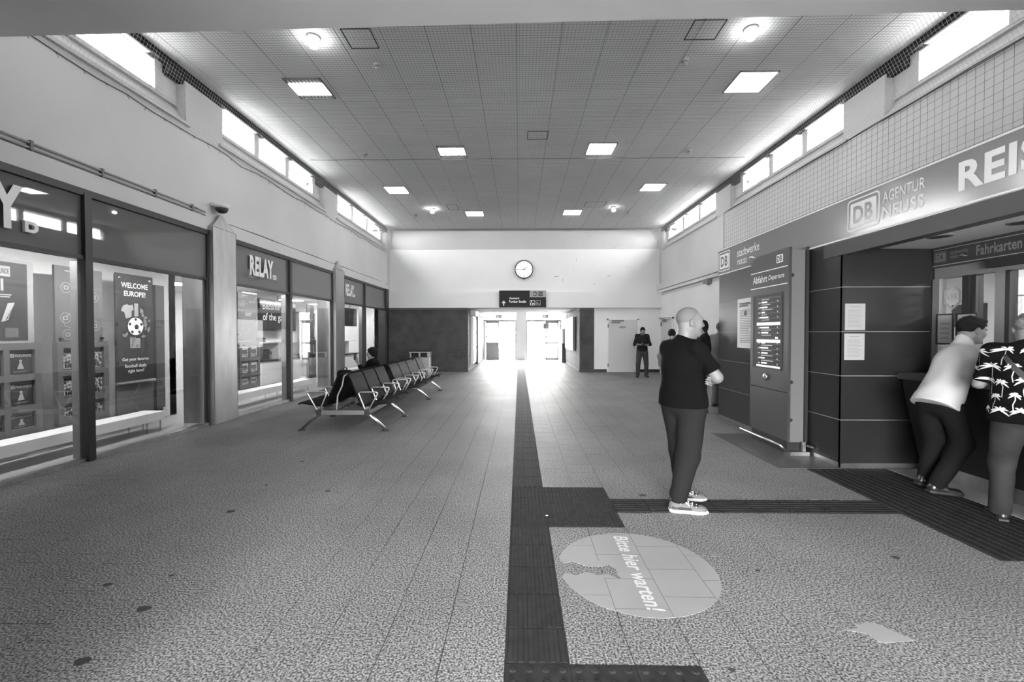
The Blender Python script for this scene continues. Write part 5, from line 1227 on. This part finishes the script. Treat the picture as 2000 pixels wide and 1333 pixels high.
F = Field(Hh); F.ell(J['pel'] + np.array((-.0, 0, -.03)), (.165, .140, .13), R, .05); legs(F, J, .024, a=(.090, .072, .045)); F.cone(J['anR'] + (0, 0, .05), J['anR'] + (0, 0, -.005), .070, .052, .02); F.cone(J['anL'] + (0, 0, .05), J['anL'] + (0, 0, -.005), .070, .052, .02)
F.cut((0, 0, .085), (0, 0, -1)); F.cut((0, 0, .955), (0, 0, 1)); F.mesh('sweatpants', mat('grey_jersey', .013, .9, spec=.08, bump=.05, bscale=90), pA, None, folds(.006, 14, 1., ((.2, .1, .5), (.6, -.3, .25))))
MU = mat('sneaker_grey', .11, .7); 
shoe(pA, (-.205, -.125, .0), (.105, -.175, .0), MU, mat('sole_white', .55, .7), lace=True); shoe(pA, (-.075, .145, .0), (.215, .125, .0), MU, mat('sole_white', .55, .7), lace=True)
for a in ('R', 'L'):
    F = Field(.006); F.cone(J['an' + a] + (0, 0, .02), J['an' + a] + (.005, 0, -.04), .046, .044, .01); F.mesh('sock', M_paperw, pA, None)
# short cropped hair, only a shade over the scalp
F = Field(.006); F.ell(P3(hc, HR, np.array((0, -.016, .036)) * 1.06), np.array((.0775, .0985, .0905)) * 1.06, HR, .01); F.cut(P3(hc, HR, (0, .02, .055)), HR @ np.array((0, .75, -.66))); F.cut(P3(hc, HR, (0, 0, -.035)), -HR[:, 2])
F.mesh('cropped_hair', mat('cropped_hair', .115, .75), bA, None)
# ------------------------------------------------------------ generic standing figure
def stand(label, loc, ang, H=1.75, top=None, pants=None, hair=None, shoes=None, sleeve='long', W=1., D=1., head_yaw=None, head_pitch=0., arms=None, hairkind='short', h=.011, legsep=.11, hem=.90, skin=None, jacket=False, detail=True, stance=None):
    p = person(label, loc); k = H / 1.75; R = yawR(ang); r_, f_ = R[:, 0], R[:, 1]; z = np.array((0, 0, 1.))
    V = lambda a, b, c: (r_ * a + f_ * b + z * c) * k
    J = dict(pel=V(0, 0, .95), che=V(0, -.005, 1.27), nk=V(0, -.01, 1.49))
    for q, s in (('R', 1), ('L', -1)):
        J['hip' + q] = V(s * .09, 0, .89); J['kn' + q] = V(s * legsep, .02, .48); J['an' + q] = V(s * (legsep + .01), -.02, .09); J['sh' + q] = V(s * .172 * W, -.01, 1.425)
    A = arms or {}
    el = {'R': V(.235, -.04, 1.14), 'L': V(-.235, -.04, 1.14)}; wr = {'R': V(.25, .06, .90), 'L': V(-.25, .06, .90)}; hd = {'R': (V(0, .25, -1), V(1, 0, .1)), 'L': (V(0, .25, -1), V(-1, 0, .1))}
    for q in A: el[q], wr[q], hd[q] = V(*A[q][0]), V(*A[q][1]), (V(*A[q][2]), V(*A[q][3]))
    hy = ang if head_yaw is None else head_yaw; HR = yawR(hy, head_pitch); hc = J['nk'] + V(0, .02, .0) + HR @ (np.array((0, .02, .135)) * k)
    F = Field(h if h > .008 else .0075); torso(F, J, R, -.02, W, D); legs(F, J, -.012); add_head(F, hc, HR, k); F.cone(P3(hc, HR, (0, -.025, -.06)), J['nk'] - (0, 0, .03), .055, .065, .04)
    for q in 'RL': F.cone(J['sh' + q], el[q], .047, .040, .03); F.cone(el[q], wr[q], .040, .028, .02); add_hand(F, wr[q], frame_from(*hd[q]), 1, .5, 1.05 if h > .008 else 1.)
    b = F.mesh('body', skin or SKIN, p, None)
    if detail: eyes(b, hc, HR, k)
    F = Field(h); torso(F, J, R, .016 + (.01 if jacket else 0), W * 1.02, D * 1.12)
    if hem < .85: F.cone(V(-.06, 0, .86), V(.06, 0, .86), .15 * W, .15 * W, .05, (f_, .9))
    for q in 'RL':
        e_ = el[q] if sleeve != 'short' else J['sh' + q] + (el[q] - J['sh' + q]) * .75
        F.cone(J['sh' + q], e_, .064, .058, .04)
        if sleeve == 'long': F.cone(el[q], wr[q] + (el[q] - wr[q]) * .08, .054, .042, .02)
        if sleeve == 'rolled': F.cone(el[q], el[q] + (wr[q] - el[q]) * .2, .056, .054, .02)
    F.cone(J['nk'] - (0, 0, .05), J['nk'] + (0, 0, .02), .075, .062, .03); F.cut((0, 0, hem * k), (0, 0, -1)); F.cut(J['nk'] + f_ * .02, f_ * .55 + z * .83)
    tp = F.mesh('jacket' if jacket else 'shirt', top, p, None, folds(.005, 18, hem))
    F = Field(h); F.ell(J['pel'] - z * .02, (.168 * W, .130 * D, .15), R, .05); legs(F, J, .016, a=(.092, .064, .05)); F.cut((0, 0, .05), -z); F.cut((0, 0, 1.02 * k), z); F.mesh('trousers', pants, p, None, folds(.005, 16, 2.))
    for q in 'RL':
        s = 1 if q == 'R' else -1; d_ = f_ * .97 + r_ * .24 * s; hl = J['an' + q] * (1, 1, 0) - d_ * .07; shoe(p, hl, hl + d_ * .275, shoes or M_black, M_black, h=.009)
    if hair is not None:
        F = Field(.007); F.ell(P3(hc, HR, np.array((0, -.018, .040)) * k), np.array((.083, .103, .096)) * k, HR, .02)
        if hairkind == 'bun': F.ell(P3(hc, HR, np.array((0, -.115, .06)) * k), (.038, .038, .038), HR, .03)
        if hairkind in ('bob', 'curly'): F.ell(P3(hc, HR, np.array((0, -.04, -.02)) * k), np.array((.092, .085, .11)) * k, HR, .04)
        F.cut(P3(hc, HR, np.array((0, .045, .04)) * k), HR @ np.array((0, .85, -.53))); F.cut(P3(hc, HR, (0, 0, -.05 if hairkind in ('short', 'bun') else -.13)), -HR[:, 2])
        F.mesh('hair', hair, b, None, folds(.004, 90))
    return p, J, R, hc, HR, b, tp
HAIRD = mat('dark_hair', .007, .85, spec=.12); HAIRG = mat('grey_hair', .10, .7, var=.3, scale=40)
# man reading his phone by the far door
q = at(1254, 737, Z=0)
HOLD = {'R': ((.26, .0, 1.14), (.07, .235, 1.13), (-.75, .5, .25), (.2, .3, -.9)), 'L': ((-.26, .0, 1.14), (-.06, .235, 1.12), (.75, .5, .25), (-.2, .3, -.9))}
pB, *_ = stand('man in dark shirt with rolled sleeves reading his phone by the far door', (q.x, q.y, 0), math.radians(-97), 1.76, mat('dark_shirt', .016, .9, spec=.08), mat('grey_jeans', .04, .85, var=.2, scale=6), HAIRD, M_black, 'rolled', head_pitch=math.radians(-28), arms=HOLD, h=.011, legsep=.135)
ph = thing('phone', 'black phone held by the man at the far door', 'phone', (q.x, q.y - .28, 1.15)); fB = Vector((math.cos(math.radians(-97)), math.sin(math.radians(-97)), 0)); c = Vector((q.x, q.y, 1.172)) + fB * .335
ph.location = c; WM[ph] = Matrix.Translation(c)
up = (Vector((0, 0, 1)) * .5 + fB * .86).normalized(); sd = Vector((fB.y, -fB.x, 0)); MB().obox(c, sd, up, sd.cross(up), (-.04, .04, -.08, .08, -.005, .005)).build('phone_body', M_black, ph); MB().obox(c, sd, up, sd.cross(up), (-.036, .036, -.074, .074, .005, .006)).build('phone_screen', mat('phone_screen', .3, .3, emit=.1), ph)
# three travellers standing beyond the ticket office corner
stand('woman with tied up dark hair and grey top, behind the man with folded arms', (3.15, 9.15, 0), math.radians(60), 1.62, mat('grey_top', .10, .85), mat('dark_jeans', .03, .85), HAIRD, M_black, hairkind='bun', h=.012, W=.88)
stand('person with dark curly hair in a black long sleeved top by the ticket office corner', (3.57, 8.62, 0), math.radians(165), 1.79, mat('black_knit', .004, .9, spec=.08), mat('dark_jeans', .03, .85), HAIRD, M_black, hairkind='curly', h=.012)
stand('person in grey jacket and grey trousers half hidden by the office corner', (4.17, 9.2, 0), math.radians(20), 1.76, mat('grey_jacket', .10, .85), mat('grey_chinos', .10, .85), HAIRG, M_black, h=.012, jacket=True, hem=.8)
# clerk inside the office
stand('clerk in dark clothes standing inside the ticket office', (6.05, 5.25, 0), math.radians(200), 1.72, mat('black_knit', .004, .9, spec=.08), mat('dark_jeans', .03, .85), HAIRD, M_black, h=.013)
# ------------------------------------------------------------ seated traveller
S0 = np.array((BX - .40, 9.32, 0)); pS = person('person with curly dark hair sitting on the bench, holding up a phone', tuple(S0)); R = yawR(math.radians(180)); r_, f_ = R[:, 0], R[:, 1]; z = np.array((0, 0, 1.))
V = lambda a, b, c: r_ * a + f_ * b + z * c
J = dict(pel=V(0, .0, .53), che=V(0, -.07, .79), nk=V(0, -.06, .985))
for q, s in (('R', 1), ('L', -1)): J['hip' + q] = V(s * .09, .03, .51); J['kn' + q] = V(s * .13, .43, .50); J['an' + q] = V(s * .13, .46, .09); J['sh' + q] = V(s * .155, -.06, .93)
el = {'R': V(.21, .10, .76), 'L': V(-.24, .06, .74)}; wr = {'R': V(.10, .30, .70), 'L': V(-.30, .18, .96)}
HR = yawR(math.radians(195), math.radians(-8)); hc = J['nk'] + V(0, .03, .115)
F = Field(.009); torso(F, J, R, -.02, .9, .9); legs(F, J, -.012); add_head(F, hc, HR, .95); F.cone(P3(hc, HR, (0, -.025, -.06)), J['nk'] - (0, 0, .03), .052, .06, .04)
for q in 'RL': F.cone(J['sh' + q], el[q], .045, .038, .03); F.cone(el[q], wr[q], .038, .027, .02)
add_hand(F, wr['R'], frame_from((-.6, -.5, -.2), (0, 0, 1)), 1, .5); add_hand(F, wr['L'], frame_from((-.15, .1, 1), (.6, .8, 0)), 1, .55)
bS = F.mesh('body', SKIN, pS, None); eyes(bS, hc, HR, .95)
F = Field(.010); torso(F, J, R, .02, .92, 1.05)
for q in 'RL': F.cone(J['sh' + q], el[q], .062, .056, .04); F.cone(el[q], wr[q] + (el[q] - wr[q]) * .2, .052, .042, .02)
F.cone(J['nk'] - (0, 0, .05), J['nk'] + (0, 0, .015), .07, .06, .03); F.cut((0, 0, .46), -z); F.cut(J['nk'] + f_ * .02, f_ * .5 + z * .85); F.mesh('jacket', mat('black_knit', .004, .9, spec=.08), pS, None, folds(.004))
F = Field(.011); F.ell(J['pel'] - z * .0, (.16, .13, .11), R, .05); legs(F, J, .016, a=(.085, .064, .05)); F.cut((0, 0, .06), -z); F.cut((0, 0, .64), z); F.mesh('trousers', mat('dark_jeans', .03, .85), pS, None)
for q in 'RL': hl = J['an' + q] * (1, 1, 0) - f_ * .07; shoe(pS, hl, hl + f_ * .26, M_black, M_black, .009)
F = Field(.006); F.ell(P3(hc, HR, (0, -.02, .035)), (.098, .115, .108), HR, .03); F.ell(P3(hc, HR, (0, -.05, -.02)), (.09, .08, .08), HR, .03); F.cut(P3(hc, HR, (0, .05, .03)), HR @ np.array((0, .88, -.47))); F.mesh('curly_hair', HAIRD, bS, None, folds(.007, 85, 1., ((1, .3, .4), (.2, 1, -.5), (-.4, .2, 1))))
c = Vector(tuple(S0 + wr['L'] + np.array((-.03, .01, .09)))); ph = thing('phone', 'dark phone raised by the person sitting on the bench', 'phone', tuple(c)); MB().obox(c, (0.3, .95, 0), (0, 0, 1), (-.95, .3, 0), (-.037, .037, -.07, .07, .0, .009)).build('phone_body', M_black, ph)
# ------------------------------------------------------------ person in the pale blazer leaning on the counter
W0 = np.array((4.10, 4.30, 0)); pW = person('short haired person in a pale blazer leaning on the ticket counter', tuple(W0)); R = yawR(math.radians(12)); r_, f_ = R[:, 0], R[:, 1]
ln = math.radians(24); Rt = yawR(math.radians(-4), math.radians(-22))
J = dict(pel=np.array((-.06, .0, .92)), che=np.array((.12, .03, 1.225)), nk=np.array((.225, .05, 1.43)))
J['hipR'] = J['pel'] + r_ * .09 - z * .05; J['hipL'] = J['pel'] - r_ * .09 - z * .05
J['knR'] = np.array((.085, -.10, .50)); J['knL'] = np.array((.0, .10, .50)); J['anR'] = np.array((-.12, -.06, .10)); J['anL'] = np.array((-.05, .13, .11))
J['shR'] = J['che'] + Rt[:, 0] * .175 + Rt[:, 2] * .14; J['shL'] = J['che'] - Rt[:, 0] * .12 + Rt[:, 2] * .11
el = {'R': np.array((.29, -.24, 1.15)), 'L': np.array((.24, .24, 1.15))}; wr = {'R': np.array((.42, -.03, 1.145)), 'L': np.array((.42, .14, 1.145))}
HR = yawR(math.radians(-4), math.radians(-14)); hc = np.array((.285, .045, 1.56))
F = Field(.0075); torso(F, J, Rt, -.02); legs(F, J, -.012); add_head(F, hc, HR, 1.05, 1.08); F.cone(P3(hc, HR, (0, -.025, -.06)), J['nk'] - (0.0, 0, .03), .052, .055, .04)
for q in 'RL': F.cone(J['sh' + q], el[q], .047, .040, .03); F.cone(el[q], wr[q], .040, .028, .02); add_hand(F, wr[q], frame_from((.9, .3 if q == 'R' else -.3, -.05), (0, 0, 1)), 1, .25)
bW = F.mesh('body', SKIN, pW, None); eyes(bW, hc, HR, 1.05)
ux = J['nk'] - J['pel']; ux = ux / np.linalg.norm(ux)
F = Field(.009); F.ell(J['che'], (.175, .145, .20), Rt, .05); F.cone(J['che'], J['pel'] - ux * .16, .158, .205, .05, (Rt[:, 1], .85)); F.cone(J['shR'], J['shL'], .078, .078, .06)
for q in 'RL': F.cone(J['sh' + q], el[q], .078, .064, .014); F.cone(el[q], wr[q] + (el[q] - wr[q]) * .1, .062, .048, .02)
F.cone(J['nk'] - Rt[:, 2] * .06, J['nk'] + Rt[:, 2] * .045 - (.01, 0, 0), .090, .078, .03); F.cut(J['pel'] - ux * .10, -ux); F.cut(J['nk'] + Rt[:, 1] * .03 + Rt[:, 2] * .02, Rt[:, 1] * .5 + Rt[:, 2] * .86)
bz = F.mesh('blazer', mat('pale_linen', .40, .85, bump=.1, bscale=60), pW, None, folds(.010, 19, .7, ((.5, .2, .9), (1.1, -.5, .2), (.3, .9, .5))))
F = Field(.01); F.ell(J['pel'] - z * .05, (.15, .11, .13), R, .05); legs(F, J, .016, a=(.085, .068, .052)); F.cut((0, 0, .06), -z); F.cut(J['pel'] + ux * .0, ux); F.mesh('trousers', mat('black_trousers', .006, .9, spec=.08), pW, None, folds(.005, 15))
shoe(pW, (-.20, -.055, .02), (.085, -.10, .0), mat('black_leather', .014, .25), M_black, .008); shoe(pW, (-.14, .135, .03), (.13, .10, .0), mat('black_leather', .014, .25), M_black, .008)
F = Field(.006); F.ell(P3(hc, HR, np.array((0, -.020, .045)) * 1.05), np.array((.083, .104, .094)) * 1.05, HR, .02); F.ell(P3(hc, HR, (0, .05, .11)), (.06, .05, .03), HR, .03); F.cut(P3(hc, HR, np.array((0, .055, .04)) * 1.05), HR @ np.array((0, .80, -.60))); F.cut(P3(hc, HR, (0, 0, -.055)), -HR[:, 2]); F.mesh('hair', HAIRD, bW, None, folds(.003, 80))
# ------------------------------------------------------------ man in the palm print shirt
PL = (4.08, 3.60, 0)
pP, J, R, hc, HR, bP, shirt = stand('grey haired man in a black shirt printed with pale palm trees', PL, math.radians(48), 1.70, mat('black_print_cotton', .003, .9, spec=.08), mat('dark_denim', .024, .9, spec=.08, var=.25, scale=5), HAIRG, mat('black_leather', .014, .25), 'short', 1.12, 1.15, head_yaw=math.radians(35), head_pitch=math.radians(-12), h=.0095, hem=.84, legsep=.125,
    arms={'R': ((.27, .03, 1.15), (.20, .27, 1.16), (-.3, .9, 0), (.2, 0, 1)), 'L': ((-.27, .05, 1.14), (-.14, .30, 1.16), (.3, .9, 0), (-.2, 0, 1))})
from mathutils.bvhtree import BVHTree
bv = BVHTree.FromPolygons([v.co for v in shirt.data.vertices], [tuple(p.vertices) for p in shirt.data.polygons])
mbp = MB()
def on_shirt(th, zz):
    d = Vector((math.cos(th), math.sin(th), 0)); hit = bv.ray_cast(Vector((0, 0, zz)) + d * .7, -d)
    return None if hit[0] is None else hit[0] + hit[1] * .003
def ribbon(pts, w):
    P = [on_shirt(a, b) for a, b in pts]
    if any(p is None for p in P): return
    V_ = []
    for i in range(len(P)):
        t = (P[min(i + 1, len(P) - 1)] - P[max(i - 1, 0)]).normalized(); n = Vector((P[i].x, P[i].y, 0)).normalized(); s = t.cross(n).normalized() * (w[i] if isinstance(w, (list, tuple)) else w); V_ += [P[i] + s, P[i] - s]
    mbp.add(V_, [(2 * i, 2 * i + 1, 2 * i + 3, 2 * i + 2) for i in range(len(P) - 1)])
rr = random.Random(11)
for row in range(5):
    for colm in range(10):
        th0 = 2 * math.pi * (colm + .5 * (row % 2)) / 10 + rr.uniform(-.08, .08); z0 = .93 + row * .115 + rr.uniform(-.02, .02); sz = rr.uniform(.040, .066); rad = .22
        for k in range(7):
            a = math.radians(-18 + 36 * k + rr.uniform(-9, 9)); pts = []
            for t in (0, .35, .7, 1.): pts.append((th0 + sz * t * math.cos(a) / rad * 1.15, z0 + sz * t * math.sin(a) * .9 - sz * .42 * t * t))
            ribbon(pts, [.004, .0075, .006, .0012])
        ribbon([(th0, z0), (th0 + .03, z0 - .04), (th0 - .02, z0 - .08), (th0 + .01, z0 - .125)], .0035)
mbp2 = bpy.data.meshes.new('palm_print'); mbp2.from_pydata(mbp.v, [], mbp.f); mbp2.materials.append(mat('print_white', .62, .85)); o = bpy.data.objects.new('palm_print', mbp2); COL.objects.link(o); o.parent = shirt
# strap of his shoulder bag across the back
mbp = MB(); ribbon([(math.radians(228) + .9 * (t - .5) * 2, 1.36 - .40 * t) for t in np.linspace(0, 1, 14)][::-1], .020)
me = bpy.data.meshes.new('bag_strap'); me.from_pydata([Vector(v) * 1.0 + Vector((v[0], v[1], 0)).normalized() * .004 for v in mbp.v], [], mbp.f); me.materials.append(mat('strap_web', .03, .7)); o = bpy.data.objects.new('bag_strap', me); COL.objects.link(o); o.parent = shirt
